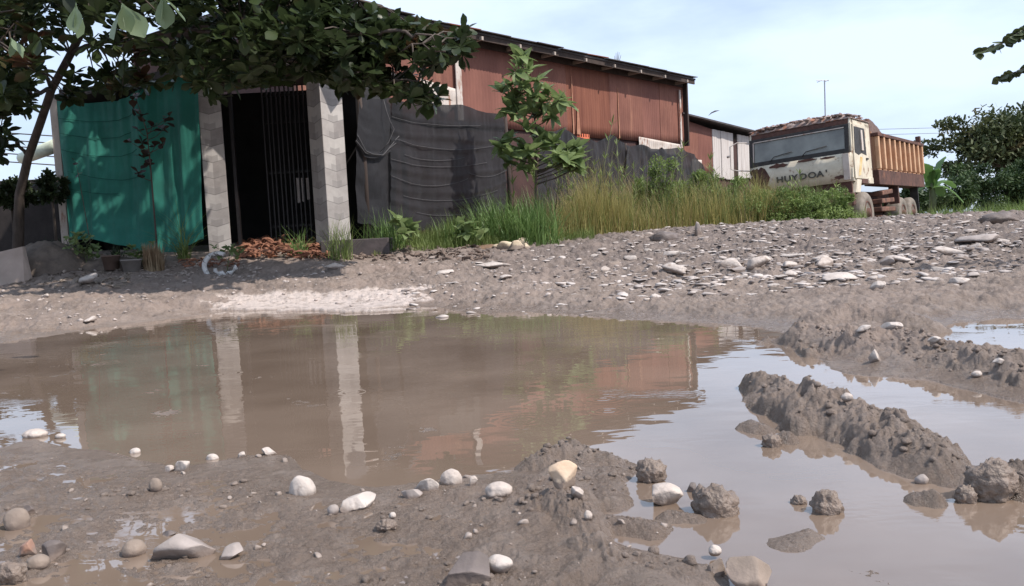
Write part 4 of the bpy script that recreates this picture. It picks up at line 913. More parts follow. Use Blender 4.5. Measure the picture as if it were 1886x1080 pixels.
for xa, xb in ((.55, 1.1), (1.35, 1.95)):
    MB().tube([(xa, -.03, 2.06), (xa+.1, rake(2.16)-.035, 2.16), (xb, rake(2.22)-.03, 2.22)], .011, 5).build('wiper', DK, truck, True)
fr_ = MB()
for a in [(.0, W_-.04, 1.97, 2.09), (.0, W_-.04, 2.60, 2.68), (.0, .13, 2.085, 2.61), (W_-.14, W_-.04, 2.085, 2.61)]: fr_.add(quadbar(*a, -.015, .06), HF)
fr_.build('windscreen_frame', DK, truck, bevel=.012)
MB().add(quadbar(.13, W_-.15, 2.590, 2.612, -.024, .02), HF).add(quadbar(.10, .125, 2.1, 2.60, -.024, .02), HF).build('windscreen_seal', PALE, truck)
MB().add(quadbar(W_-.04, W_+.01, 1.38, 2.70, -.02, .07), HF).build('corner_pillar', TK[0], truck, bevel=.01)
MB().add(quadbar(-.02, W_, 2.68, 2.80, .03, .2), HF).build('roof_front', TK[2], truck, bevel=.015)
MB().prism([(W_-.20, 1.34), (W_-.05, 1.34), (W_-.05, 1.97), (W_-.20, 1.97)], 1, -.05, -.02).build('corner_vane', PALE, truck, bevel=.005)
# door on the visible side
dr = MB(); dr.prism([(.10, 1.36), (.10, 2.03), (1.30, 2.03), (1.30, 1.36)], 0, W_+.0, W_+.035); dr.prism([(.10, 2.03), (.20, 2.66), (.26, 2.66), (.17, 2.03)], 0, W_, W_+.035); dr.prism([(.20, 2.60), (.22, 2.68), (1.30, 2.68), (1.30, 2.60)], 0, W_, W_+.036); dr.prism([(1.18, 2.03), (1.13, 2.62), (1.30, 2.62), (1.30, 2.03)], 0, W_, W_+.034)
door = dr.build('door', TK[0], truck, bevel=.004)
MB().prism([(.17, 1.98), (.26, 2.61), (1.13, 2.61), (1.18, 1.95), (.75, 1.99), (.5, 1.93)], 0, W_+.015, W_+.04).build('door_window', DK, door)
MB().box((W_+.04, .72, 2.05), (W_+.07, .86, 2.55)).build('window_bar', PALE, door, bevel=.004)
MB().prism([(.35, 1.42), (.62, 1.90), (.80, 1.88), (.55, 1.45)], 0, W_+.036, W_+.041).build('ochre_streak', TK[5], door)
MB().box((W_+.03, 1.1, 1.84), (W_+.07, 1.24, 1.88)).build('handle', DK, door, bevel=.004)
# letters on the front
def text_mesh(s, size, name, m, parent, loc, rot, sx=1.0):
    c = bpy.data.curves.new(name, 'FONT'); c.body = s; c.size = size; c.extrude = .006; c.space_character = 1.1; c.offset = .006
    to = bpy.data.objects.new(name, c); COL.objects.link(to); dg = bpy.context.evaluated_depsgraph_get(); me = bpy.data.meshes.new_from_object(to.evaluated_get(dg)); COL.objects.unlink(to); bpy.data.objects.remove(to)
    me.materials.clear(); me.materials.append(m); o = bpy.data.objects.new(name, me); COL.objects.link(o); o.parent = parent; o.location = loc; o.rotation_euler = rot; o.scale = (sx, 1, 1); return o
LET = mat('faded_black_lettering', (.06, .055, .05), (.10, .095, .08), 9, .7, .1)
for i, (ch, xx) in enumerate([('H', .68), ('U', .88), ('Y', 1.07), ('D', 1.26), ('O', 1.47), ('A', 1.68), ("'", 1.89)]):
    text_mesh(ch, .20, 'letter', LET, fp, (xx, -.05*math.sin(math.pi*(xx+.07)/W_)-.036, 1.50), (R(90), 0, 0), 1.25)
# peeled rust areas under the windscreen and at the left
q = np.random.default_rng(9)
def blob(x0, z0, w, h, m, name, y=-.04):
    a = np.linspace(0, 6.28, 15)[:-1]; pts = [(x0+w*math.cos(t)*q.uniform(.7, 1.2), z0+h*math.sin(t)*q.uniform(.6, 1.2)) for t in a]
    return MB().add([(p[0], -.05*math.sin(math.pi*min(max(p[0], 0), W_)/W_)-.008, p[1]) for p in pts]+[(p[0], -.05*math.sin(math.pi*min(max(p[0], 0), W_)/W_)+.01, p[1]) for p in pts],
        [tuple(range(14))]+[(i, (i+1) % 14, 14+(i+1) % 14, 14+i) for i in range(14)]).build(name, m, fp)
blob(.24, 1.66, .24, .26, TK[2], 'rust_patch'); blob(.75, 1.92, .22, .06, TK[2], 'rust_patch'); blob(1.45, 1.95, .25, .035, TK[2], 'rust_patch'); blob(1.95, 1.93, .18, .03, TK[2], 'rust_patch'); blob(2.2, 1.42, .12, .05, TK[2], 'rust_patch'); blob(.12, 1.85, .14, .10, TK[2], 'rust_patch'); blob(.3, 1.40, .25, .08, TK[2], 'rust_patch')
MB().box((-.02, -.18, .72), (W_+.02, .04, 1.02)).build('bumper', TK[2], truck, bevel=.03)
MB().box((.05, .02, .95), (W_-.05, .1, 1.32)).build('grille_panel', TK[2], truck)
# fender, step
MB().prism([(.05, 1.02), (.25, 1.34), (.62, 1.34), (.42, 1.02)], 0, W_-.25, W_+.03).build('fender', TK[0], truck, bevel=.01)
MB().box((W_-.3, 1.15, 1.25), (W_+.05, 1.6, 1.40)).build('side_step', TK[0], truck, bevel=.01)
MB().box((W_-.3, .62, 1.25), (W_+.03, 1.2, 1.36)).build('wheel_arch', TK[2], truck)
# mirror bracket
MB().tube([(.02, .1, 2.62), (-.25, -.1, 2.66), (-.42, -.15, 2.58), (-.44, -.15, 2.0), (-.30, -.1, 1.95), (.0, .1, 1.9)], .014, 6).tube([(-.44, -.15, 2.35), (-.52, -.15, 2.33)], .03, 6).build('mirror_bracket', PALE, truck, True)
# chassis
ch = MB()
for xx in (.75, 1.65): ch.box((xx-.06, .6, .95), (xx+.06, 7.0, 1.18))
ch.box((.7, 2.2, .8), (1.7, 2.4, 1.1)); ch.box((.7, 4.4, .8), (1.7, 4.6, 1.1)); ch.build('chassis', TK[2], truck)
for yy in (1.05, 4.75, 5.95): MB().tube([(.25, yy, .52), (W_-.25, yy, .52)], .07, 8).build('axle', TK[2], truck, True)
def wheel(x, y, r, w, m):
    wr = empty('wheel', (x, y, r)); wr.parent = truck
    MB().lathe([(.0, 0), (.55*r, 0), (.60*r, -.02), (.86*r, -.03), (.97*r, .02), (r, .06), (r, w-.06), (.97*r, w-.02), (.86*r, w+.03), (.60*r, w+.02), (.55*r, w), (0, w)], (-w/2, 0, 0), 'x', 28).build('tyre', m, wr, True)
    MB().lathe([(.57*r, w+.0), (.52*r, w+.03), (.45*r, w-.06), (.24*r, w-.04), (.20*r, w+.06), (.0, w+.07)], (-w/2, 0, 0), 'x', 24).build('rim', TK[2], wr, True)
for xx in (.2, W_-.15): wheel(xx, 1.05, .53, .28, TK[4])
for yy in (4.75, 5.95):
    for xx in (.3, W_-.22): wheel(xx, yy, .47, .40, TK[4])
# rusty bed
BY0, BY1, BZ0, BZ1 = 2.05, 7.3, 1.62, 2.50
bd = MB(); bd.box((-.02, BY0, BZ0), (.04, BY1, BZ1)); bd.box((W_-.04, BY0, BZ0), (W_+.02, BY1, BZ1)); bd.box((.04, BY0, BZ0), (W_-.04, BY0+.06, BZ1+.12)); bd.box((.04, BY1-.06, BZ0), (W_-.04, BY1, BZ1)); bd.box((.04, BY0+.06, BZ0-.02), (W_-.04, BY1-.06, BZ0+.04))
bed = bd.build('bed', TK[1], truck)
for yy in np.linspace(BY0+.08, BY1-.12, 10): 
    MB().prism([(yy-.07, BZ0+.02), (yy-.07, BZ1-.02), (yy+.07, BZ1-.02), (yy+.07, BZ0+.02)], 0, W_+.02, W_+.13).build('rib', mat('rib_rust', (.58, .38, .24), (.46, .25, .14), 3, .8, .3) if yy == BY0+.08 else bpy.data.materials['rib_rust'], bed, bevel=.02)
MB().box((W_-.06, BY0-.03, BZ1-.02), (W_+.14, BY1+.03, BZ1+.07)).build('top_rail', TK[2], bed, bevel=.01)
MB().box((W_-.3, BY0, 1.24), (W_+.08, BY1, BZ0)).build('lower_beam', TK[2], bed, bevel=.01)
MB().box((-.02, BY1-.02, BZ0), (W_+.05, BY1+.05, BZ1+.02)).build('tailgate', TK[1], bed, bevel=.01)
MB().box((W_-.05, BY1-.15, BZ1), (W_+.08, BY1, BZ1+.30)).build('rear_post', TK[2], bed, bevel=.01)
MB().box((W_-.2, 4.05, .75), (W_+.05, 4.15, 1.3)).build('hanger', TK[2], truck); MB().box((W_-.2, 6.6, .45), (W_+.02, 6.66, 1.3)).build('mudguard', DK, truck)
sb = MB()
for i, zz in enumerate((.30, .55, .78, 1.0)): sb.box((W_-.32, 2.2+.1*i, zz), (W_+.02, 3.9-.1*i, zz+.12), Matrix.Rotation(.03*(i-1), 3, 'X'))
sb.build('side_rack', mat('scaly_rust', (.22, .11, .075), (.09, .05, .04), 5, .85, .5), truck, bevel=.02)
MB().box((W_-.6, 2.3, .4), (W_-.33, 3.8, 1.1)).build('fuel_tank', TK[2], truck, bevel=.04)
MB().box((.3, CL+.03, 1.3), (W_-.2, CL+.22, 2.95)).build('headboard', TK[2], truck)
MB().tube([(W_-.05, CL+.1, 1.4), (W_-.05, CL+.1, 2.92)], .045, 8).build('exhaust_pipe', TK[2], truck, True)
# load in the bed and rubble on the cab roof
def heap(name, x0, x1, y0, y1, z0, hfun, m, label, cat, parent_m=truck, n=40, amp=.08, sc=6, seed=0.):
    xs_ = np.linspace(x0, x1, n); ys_ = np.linspace(y0, y1, n); X, Y = np.meshgrid(xs_, ys_); u, v_ = (X-x0)/(x1-x0), (Y-y0)/(y1-y0)
    Z = hfun(u, v_)+amp*ridged(X+seed, Y, sc*.5, 3, seed); e = np.minimum(1, 9*np.minimum(np.minimum(u, 1-u), np.minimum(v_, 1-v_))); Z = z0+Z*e
    f = np.stack([np.arange(n-1)[:, None]*n+np.arange(n-1), np.arange(n-1)[:, None]*n+np.arange(n-1)+1, (np.arange(n-1)[:, None]+1)*n+np.arange(n-1)+1, (np.arange(n-1)[:, None]+1)*n+np.arange(n-1)], 2).reshape(-1, 4)
    pts = np.c_[X.ravel(), Y.ravel(), Z.ravel()]; wp = pts@TMAT.T
    o = mesh_obj(name, wp, f, m, None, True, TLOC); o.modifiers.new('t', 'SOLIDIFY').thickness = .02; return tag(o, label, cat)
SOIL = mat('dark_soil', (.14, .09, .075), (.08, .055, .048), 8, .9, .6); SCRAP = mat('crumbling_roof_scrap', (.40, .33, .30), (.16, .10, .085), 5, .85, .7, 22, c3=(.28, .13, .08), c3pos=(.55, .62), c3scale=4)
heap('soil_load', .06, W_-.03, BY0+.08, BY1-.08, BZ1-.18, lambda u, v_: .24+.50*np.exp(-((v_-.20)/.2)**2), SOIL, 'dark soil heaped in the rusty bed of the truck', 'soil', amp=.05)
heap('roof_rubble', -.02, W_+.03, .14, CL, 2.815, lambda u, v_: .02+.06*u*(1-u)*4, SCRAP, 'crumbling rubble and scrap lying on the cab roof of the truck', 'rubble', amp=.16, sc=9, n=60, seed=4.)
rb = []
xr = q.uniform(.0, W_, 170); yr = q.uniform(.12, 1.2, 170); v, f = rock_shape(801, 'slab', 1); ca, sa = math.cos(aR), math.sin(aR)
an = q.random(170)*6.28; R3 = np.zeros((170, 3, 3)); R3[:, 0, 0] = np.cos(an); R3[:, 0, 1] = -np.sin(an); R3[:, 1, 0] = np.sin(an); R3[:, 1, 1] = np.cos(an); R3[:, 2, 2] = 1; sz = q.uniform(.03, .12, 170)
v, f = batch(v, f, R3, np.c_[xr, yr, 2.87+.07*np.sin(xr/W_*3.1)+q.uniform(0, .05, 170)]@TMAT.T, np.c_[sz, sz*.7, sz*.38])
tag(mesh_obj('scrap_flakes', v, f, SCRAP, None, False, TLOC), 'loose flakes and chips piled over the front of the cab roof', 'rubble', kind='stuff')
# ================================================================== PLANTS
def shrub(name, base, cents, axes, nleaf, length, m, label, stem_r=.02, kind='obovate', spread=(35, 100), seed=5, cat='shrub', group=None, bend=.25, stem_m=None, wid=1.0):
    base = np.array(base, float); t = empty(name, base, 0, label, cat, group)
    sm = MB()
    cl = sorted([np.array(c)-base for c in cents], key=lambda c: c[2]); top = cl[-1]; mx_ = np.mean(cl, axis=0)
    sp_ = lambda z: np.array([mx_[0]*min(1, z/max(mx_[2], .05))+(top[0]-mx_[0])*max(0, (z-mx_[2])/max(top[2]-mx_[2], .05)), mx_[1]*min(1, z/max(mx_[2], .05)), z])
    sm.tube([(0, 0, -.05)]+[sp_(t_*top[2]) for t_ in (.2, .4, .6, .8, 1)], [stem_r, stem_r*.9, stem_r*.8, stem_r*.65, stem_r*.5, stem_r*.3], 6)
    for c in cl: z_ = max(.05, c[2]-.25*abs(c[0]-sp_(c[2])[0])-.06); sm.tube([sp_(z_), (sp_(z_)+c)/2+[0, 0, -.02], c], [stem_r*.45, stem_r*.35, stem_r*.25], 5)
    sm.build('stem', stem_m or BARK, t, True)
    lv, lf = rosettes(np.array(cents)-base, np.array(axes, float), nleaf, length, kind, spread, seed, bend=bend, wid=wid)
    mesh_obj('foliage', lv, lf, m, t, True); return t
# broad leaved shrub before the net
def rnd_axes(n_, seed, up=.9, s=.35): q_ = np.random.default_rng(seed); return q_.normal(0, s, (n_, 3))+[0, -.25, up]
sc_ = [(960,105),(950,135),(975,130),(960,160),(925,170),(945,190),(985,180),(1010,175),(1030,185),(1000,205),(955,215),(970,240),(935,195),(1020,200),(990,150),
       (925,275),(1020,305),(1050,315),(1065,310),(960,310),(935,300),(1030,285),(1070,285),(940,200),(975,200),(1000,190),(1015,215),(960,120),(940,160),(1040,190),(1005,165),(970,150),(955,180),(975,280),(940,285),(1045,300),(1060,270),(990,270),
       (945,255),(930,265),(960,275),(975,290),(1000,250),(1045,275),(1035,295),(1060,290),(1020,265),(950,290),(1055,305)]
sD = 12.2; sb_ = P(985, 440, sD); sb_[2] = hz(sb_[0], sD)
shrub('broadleaf_shrub', sb_, [P(a, b_, sD+random.uniform(-.3, .3)) for a, b_ in sc_], rnd_axes(len(sc_), 4), 12, .25, LM['bright'], 'tall bright green shrub with broad leaves growing before the black nets', .022, 'lance2', (25, 105), bend=.3, wid=.62)
# sapling before the green net
sc_ = [(245,200),(262,215),(280,235),(305,225),(312,215),(255,240),(262,265),(285,270),(300,265),(240,262),(265,290),(255,320),(275,305),(250,180),(300,240)]
sb_ = P(290, 470, 9.9); sb_[2] = hz(sb_[0], 9.9)
shrub('sapling', sb_, [P(a, b_, 9.9) for a, b_ in sc_], rnd_axes(len(sc_), 6), 6, .105, LM['maroon'], 'thin sapling with dark reddish leaves before the green netting', .012, 'obovate')
# flowers-like small twig in front of the net
sb_ = P(170, 455, 10); sb_[2] = hz(sb_[0], 10.)
shrub('twig_plant', sb_, [P(140, 300, 10), P(145, 320, 10)], rnd_axes(2, 7), 5, .07, LM['maroon'], 'thin twig with one dark leaf tuft at the left of the green netting', .006)
def tuft(name, px, py, D, n, h, w, m, label, lean=.35, rad=.12, seed=1, curve=.5, cat='grass clump', group=None, wob=.35):
    b_ = P(px, py, D); b_[2] = hz(b_[0], b_[1]); q_ = np.random.default_rng(seed+int(px)); a = q_.random(n)*6.28; r0 = rad*np.sqrt(q_.random(n))
    v, f = blades(r0*np.cos(a), r0*np.sin(a), np.full(n, -.02), h*q_.uniform(1-wob, 1, n), w, lean, seed+int(py), curve)
    o = mesh_obj(name, v, f, m, None, True, b_); return tag(o, label, cat, group)
tuft('grass_clump', 548, 455, 9.9, 60, .42, .013, LM['reed'], 'arching green grass clump at the left foot of the lit pillar', .3, .10, 2, .9)
tuft('grass_clump', 625, 468, 9.7, 90, .62, .010, LM['grass'], 'tall thin grass clump growing in front of the lit pillar', .28, .16, 3, .4)
tuft('grass_clump', 338, 455, 9.95, 60, .72, .010, LM['grass'], 'pale drooping grass clump against the right part of the green netting', .3, .08, 4, 1.0)
tuft('reed_clump', 712, 450, 10.6, 150, .62, .012, LM['reed'], 'green grass clump at the foot of the lower black net strip', .25, .3, 5, .4)
tuft('reed_clump', 935, 452, 11.6, 420, .85, .014, LM['reed'], 'dense green reed clump left of the broad leaved shrub foot', .3, .48, 6, .5)
tuft('reed_clump', 985, 455, 11.4, 300, .80, .014, LM['reed'], 'dense green reed clump behind the yellowish stone heap', .4, .34, 7, .6)
tuft('reed_clump', 850, 440, 11.4, 140, .55, .013, LM['reed'], 'low green reed clump between the two broad leaved weeds', .35, .35, 8, .6)
for i, (px, py, D_, h_, lab) in enumerate([(757,455,10.3,.42,'upright broad leaved weed at the foot of the black net'), (868,448,10.9,.34,'bushy broad leaved weed left of the dense reeds'), (160,482,9.5,.38,'small leaved weed at the left below the green netting'),
        (255,478,9.5,.30,'light green weed beside the grey pot'), (152,462,9.6,.42,'yellow green spindly weed left of the pots'), (415,476,9.2,.10,'light green plant growing in the white ring planter')]):
    b_ = P(px, py, D_); b_[2] = hz(b_[0], b_[1]); q_ = np.random.default_rng(i+50); n_ = 9 if i < 2 else 16
    ce = [b_+[q_.normal(0, .10), q_.normal(0, .08), h_*q_.uniform(.35, 1.05)] for _ in range(n_)]
    if i == 5: ce = [P(px+q_.uniform(-22, 28), q_.uniform(452, 478), D_) for _ in range(10)]
    shrub('weed', b_, ce, rnd_axes(n_ if i != 5 else 10, 60+i, .7, .6), 6, (.16, .15, .06, .055, .06, .07)[i], LM['bright'], lab, .006, 'lance2' if i < 2 else 'oval', (30, 100), seed=i, cat='plant', stem_m=STEM)
# long dry grass belt and green parts (nobody could count the blades)
q = np.random.default_rng(77)
def belt(name, n, pxr, Dr, hr, m, label, w=.008, lean=.2, seed=1, hmod=None, curve=.35, keep=None):
    px = q.uniform(*pxr, n); u = q.random(n); D_ = np.interp(px, [p[0] for p in Dr], [p[1] for p in Dr])+u*np.interp(px, [p[0] for p in Dr], [p[2] for p in Dr])
    x = (px-CX)/F*D_
    if keep is not None: k = keep(px, D_, x); px, D_, x = px[k], D_[k], x[k]
    h = np.interp(px, [p[0] for p in hr], [p[1] for p in hr])*q.uniform(.5, 1.1, len(px))*np.clip(1+.75*fbm(x, D_, 1.1, 3, .6, seed), .35, 2); v, f = blades(x, D_, height(x, D_)-.02, h, w, lean, seed, curve)
    return tag(mesh_obj(name, v, f, m, None, True), label, 'grass', kind='stuff')
DR = [(700, 10.3, .6), (900, 11.6, 1.6), (1000, 12.0, 2.0), (1200, 13.6, 2.8), (1400, 15.0, 4.0), (1500, 15.6, 3.2), (1600, 16, 1.5)]
belt('dry_grass', 17000, (1000, 1500), DR, [(980, .55), (1100, .85), (1250, .85), (1400, .8), (1500, .6)], LM['dry'], 'yellowish dry grass along the foot of the nets', seed=3)
belt('green_grass', 12000, (690, 1600), DR, [(690, .26), (900, .45), (1100, .6), (1300, .85), (1450, .85), (1600, .45)], LM['grass'], 'green grass growing through the dry grass strip', seed=5)
belt('straw_stems', 1500, (960, 1480), DR, [(960, .7), (1250, 1.1), (1480, .8)], LM['straw'], 'dry straw coloured stems rising through the grass', w=.006, seed=9, lean=.35)
belt('low_grass', 5000, (690, 1100), [(690, 10.1, .6), (900, 10.9, .8), (1100, 12.3, 1)], [(690, .12), (1100, .18)], LM['grass'], 'low green grass at the edge of the road', seed=6)
belt('far_grass', 9000, (1640, 2050), [(1640, 20, 8), (2050, 20, 10)], [(1640, .5), (2050, .6)], LM['bush'], 'light green grass between the truck and the hedge', w=.02, seed=8)
# tall single stalks over the grass
def stalk(px, py0, py1, D_, lx, label, m=None):
    a = P(px, py0, D_); a[2] = hz(a[0], D_); b_ = P(px+lx, py1, D_); d = b_-a
    o = MB().tube([(0, 0, 0), d*.5+[.02, 0, .03], d], [.009, .006, .003], 5).build('weed_stalk', m or STEM, None, True); o.location = tuple(a)
    lv, lf = rosettes(np.array([d*t for t in (.35, .5, .65, .8, .93)]), np.tile(d/np.linalg.norm(d), (5, 1)), 3, .16, 'lance', (18, 45), int(px), wid=.35)
    mesh_obj('leaves', lv, lf, LM['grass'], o, True); label = label if px > 9999 else 'thin green weed stalk standing over the grass '+('beside the broad leaved shrub' if px < 1060 else 'before the draped net in peaks' if px < 1160 else 'before the far right net' if px < 1300 else 'before the plank shed' if px < 1400 else 'before the truck front')+(', leaning right' if lx > 8 else ', leaning left' if lx < -8 else ', standing upright'); tag(o, label, 'weed', 'tall thin weed stalks standing over the grass')
for _ in range(34):
    a_ = q.uniform(950, 1570); D0 = np.interp(a_, [1000, 1400], [12.6, 15.4]); stalk(a_, 440-.06*(a_-950), q.uniform(290, 350)+max(0, (a_-1250)*.1), D0+q.uniform(0, .6), q.uniform(-20, 25), 'thin green weed stalk standing over the grass before the nets, one of several alike')
for px, py0, py1, D_, lx in [(1015,440,270,12.6,20),(1060,440,300,12.8,-10),(1085,440,215,13,45),(1120,430,300,13.2,5),(1140,430,255,13.4,-4),(1190,430,290,14,25),(948,440,280,12,-8),(980,440,300,12,5),(1240,425,260,14.2,20),(1262,425,270,14.4,-8),(1215,425,280,14.2,35),(1025,440,320,12.4,-25),(1290,420,285,14.6,20),(1330,420,310,15,-14)]:
    stalk(px, py0, py1, D_, lx, 'thin green weed stalk standing over the grass before the nets, one of several alike')
# feathery bushes
def feather_bush(name, cpx, cpy, wpx, hpx, D_, n, m, label, leaf=.045, cat='bush', seed=0, trunk=None, wd=None, group=None, base_z=None):
    c = P(cpx, cpy, D_); rx = wpx/F*D_/2; rz_ = hpx/F*D_/2; ry = wd or rx*.7; q_ = np.random.default_rng(abs(seed+int(cpx)))
    zb = hz(c[0], D_) if base_z is None else base_z; base = np.array([c[0], D_, zb]); t = empty(name, base, 0, label, cat, group)
    nc = max(8, n//260); cc = q_.normal(size=(nc, 3)); cc /= np.linalg.norm(cc, axis=1, keepdims=True); cc *= q_.uniform(.25, .95, (nc, 1)); rr = q_.uniform(.16, .40, nc)
    idx = q_.integers(0, nc, n); p = q_.normal(size=(n, 3)); p /= np.linalg.norm(p, axis=1, keepdims=True); p = cc[idx]+p*(rr[idx]*q_.random(n)**.4)[:, None]
    pts = p*[rx, ry, rz_]+(c-base); pts[:, 2] = np.maximum(pts[:, 2], .02)
    d = q_.normal(0, .8, (n, 3))+p*.5+[0, 0, .15]; tv = np.array([(-.5, 0, 0), (.5, 0, 0), (.35, 1, -.1), (-.35, 1, -.1)])*[.45, 1, 1]; s_ = leaf*q_.uniform(.6, 1.3, n)
    v, f = batch(tv, np.array([(0, 1, 2, 3)]), frames(d, q_.normal(0, .8, n)), pts, s_); mesh_obj('foliage' if not trunk else 'crown', v, f, m, t)
    sm = MB(); tr = trunk or .02; top = (c-base); sm.tube([(0, 0, -.05), (top[0]*.3, 0, max(top[2]-rz_*.6, .1)), top*[1, 1, .9]], [tr, tr*.8, tr*.4], 8)
    for k in range(min(nc, 14)): e = cc[k]*[rx, ry, rz_]*.9+top; s0 = np.array([top[0]*.3, 0, max(top[2]-rz_*.6, .1)]); sm.tube([s0, (s0+e)/2+[0, 0, rz_*.08], e], [tr*.55, tr*.35, tr*.12], 5)
    sm.build('trunk' if trunk else 'stem', BARK, t, True); return t
for a in [(1425,388,140,90,15.4,6000,'green bush at the left front corner of the truck'), (1490,386,150,84,15.6,7000,'green bush hiding the middle of the truck bumper'), (1552,384,78,84,15.8,4200,'green bush beside the front wheel of the truck'), (1375,372,70,70,17,1400,'small green bush between the plank shed and the truck'),
          (1215,340,110,120,14.6,2600,'tall loose feathery weed bush before the far black net'), (1275,350,110,95,15.2,2800,'loose feathery bush at the far right end of the net'), (1335,366,110,80,16,2600,'low bush under the pale patch of the plank shed'), (1175,345,46,90,14.8,700,'narrow green weed bush at the fence post between the far nets')]:
    feather_bush('bush', *a[:6], LM['bush'], a[6], .042, seed=3)
# background
feather_bush('shade_tree', 1858, 262, 300, 148, 48, 15000, LM['far'], 'broad flat crowned tree rising behind the hedge at the right', .26, 'tree', 1, trunk=.28, wd=3.2, base_z=.1)
for i, a in enumerate([(1690,372,90,60,33),(1745,365,120,80,36),(1815,350,140,110,38),(1890,345,150,120,38),(1960,350,150,120,38),(1640,372,90,50,36)]):
    feather_bush('hedge_bush', *a, 6000, LM['hedge'], ['low bush just behind the truck tail', 'dark bush under the banana leaves', 'dark hedge bush below the left half of the shade tree', 'dark hedge bush below the right half of the shade tree', 'hedge bush cut by the right picture edge', 'hedge bush hidden mostly behind the truck bed'][i], .14, 'bush', 9, group='bushes of the dark hedge at the right', wd=1.6)
# banana
bb = P(1716, 395, 29); bb[2] = .1; ban = empty('banana_plant', bb, 0, 'banana plant with broad arching leaves right behind the truck', 'plant')
MB().tube([(0, 0, -.1), (.05, 0, .9), (0, 0, 1.5)], [.14, .12, .08], 8).build('stem', STEM, ban, True)
for k, (px, py, dz) in enumerate([(1700,300,0),(1742,288,0),(1760,345,0),(1775,372,0),(1690,350,0),(1735,360,0),(1728,310,.0)]):
    e = P(px, py, 29+.4*(k % 3-1))-bb; s0 = np.array([0, 0, 1.3]); L__ = np.linalg.norm(e-s0); v = []; nn = 12
    dirh = np.array([e[0], e[1], 0]); dirh /= (np.linalg.norm(dirh)+1e-6); side = np.cross(dirh, [0, 0, 1])
    if np.linalg.norm(side) < .1: side = np.array([0, 1., 0])
    for j in range(nn+1):
        t = j/nn; p = s0*(1-t)+e*t+np.array([0, 0, .45*math.sin(math.pi*t)*L__*.5]); w = .26*math.sin(math.pi*min(1, t*.93+.05))**.6*(1 if j % 3 else .8); v += [p-side*w+[0, 0, -.05], p, p+side*w+[0, 0, -.05]]
    f = [(3*j+m_, 3*j+m_+1, 3*j+m_+4, 3*j+m_+3) for j in range(nn) for m_ in (0, 1)]; mesh_obj('leaf', v, f, LM['banana'], ban, True)
# tree out of the frame whose twigs reach in at the upper right
eb = np.array([7.6, 5.0, 0]); eb[2] = hz(7.6, 5.0); et = empty('feathery_tree', eb, 0, 'tree whose drooping feathery twigs reach in at the upper right edge', 'tree')
em = MB(); em.tube([(0, 0, -.1), (.05, 0, 1.2), (-.1, .1, 2.4), (-.2, .1, 3.2)], [.13, .11, .08, .04], 10)
tips = [(P(1802, 98, 5.5), P(1900, 58, 5.5)), (P(1838, 146, 5.6), P(1905, 120, 5.6)), (P(1862, 68, 5.4), P(1915, 40, 5.4)), (P(1990, 60, 5.5), P(1940, 30, 5.4)), (P(2020, 120, 5.6), P(1980, 60, 5.5))]
lc, la = [], []
for tip, st in tips:
    em.tube([(-.1, .1, 2.4), (np.array(st)-eb+[2.2, 0, -.1]), np.array(st)-eb, np.array(tip)-eb], [.03, .015, .008, .003], 6)
    for t in np.linspace(0, 1, 15):
        p = tip*(1-t)+st*t-eb
        for s__ in (-1, 1): lc.append(p); la.append((st-tip)*-.4+np.array([0, .5*s__, .12*s__-.1])+q.normal(0, .1, 3))
em.build('trunk', BARK, et, True); la = np.array(la); tv, tf = leaf_tpl('oval', bend=.1); v, f = batch(tv, tf, frames(la, q.normal(0, .4, len(la))), np.array(lc), np.full(len(lc), .075)); mesh_obj('crown', v, f, LM['far'], et, True)
c_ = q.normal(size=(2500, 3)); c_ = c_/np.linalg.norm(c_, axis=1, keepdims=True)*q.random((2500, 1))**.4*[1.0, 1.0, .8]+[.4, -.3, 3.6]; v, f = batch(tv, tf, frames(q.normal(size=(2500, 3))), c_, np.full(2500, .09)); mesh_obj('crown', v, f, LM['far'], et, True)

# ---- left foreground of the house: hedge, mound, pots, ring planter, boards, rubble
for a in [(20,365,120,66,10.8,2600,'dark leafy hedge behind the tree trunk foot at the left edge'), (95,352,60,70,10.6,1300,'dark bushy plant between the tree trunk and the green netting'), (-80,360,140,90,10.8,2600,'dark hedge beyond the left picture edge')]:
    feather_bush('dark_hedge', *a[:6], LM['dark'], a[6], .07, seed=5, group='dark hedge plants at the left', wd=.3)
for i, (px, py, D_, lab) in enumerate([(85,420,9.8,'dark sword leaved plant on the dirt mound'), (118,418,9.9,'dark sword leaved plant at the left edge of the green netting'), (215,468,9.8,'dark low plant with glossy leaves in the brown pot')]):
    tuft('sword_plant', px, py+10, D_, 26 if i < 2 else 40, .45 if i < 2 else .34, .035, LM['dark'], lab, .5, .06, 30+i, .3, 'plant')
def mound(name, px, py, D_, rx, ry, h, m, label, cat, amp=.25, sc=3, seed=0.):
    b_ = P(px, py, D_); b_[2] = hz(b_[0], b_[1])-.03; n = 40; a = np.linspace(0, 2*np.pi, n+1)[:-1]; v = [(0, 0, h)]; 
    for r in np.linspace(.1, 1.1, 14):
        for t in a: x_, y_ = rx*r*math.cos(t), ry*r*math.sin(t); v.append((x_, y_, h*max(0, 1-r*r*.86)**.8*(1+amp*float(ridged(np.array([x_*sc+seed]), np.array([y_*sc]), 1.2, 3)[0]))-.03*(r > 1)))
    f = [(0, 1+k, 1+(k+1) % n) for k in range(n)]+[(1+i*n+k, 1+(i+1)*n+k, 1+(i+1)*n+(k+1) % n, 1+i*n+(k+1) % n) for i in range(13) for k in range(n)]
    o = mesh_obj(name, v, f, m, None, True, b_); return tag(o, label, cat)
EARTH = mat('dry_brown_earth', (.17, .135, .11), (.10, .08, .068), 8, .95, .9, 30)
mound('dirt_mound', 85, 462, 9.6, .55, .4, .34, EARTH, 'brown dirt mound at the left beside the pale board', 'mound', seed=3.)
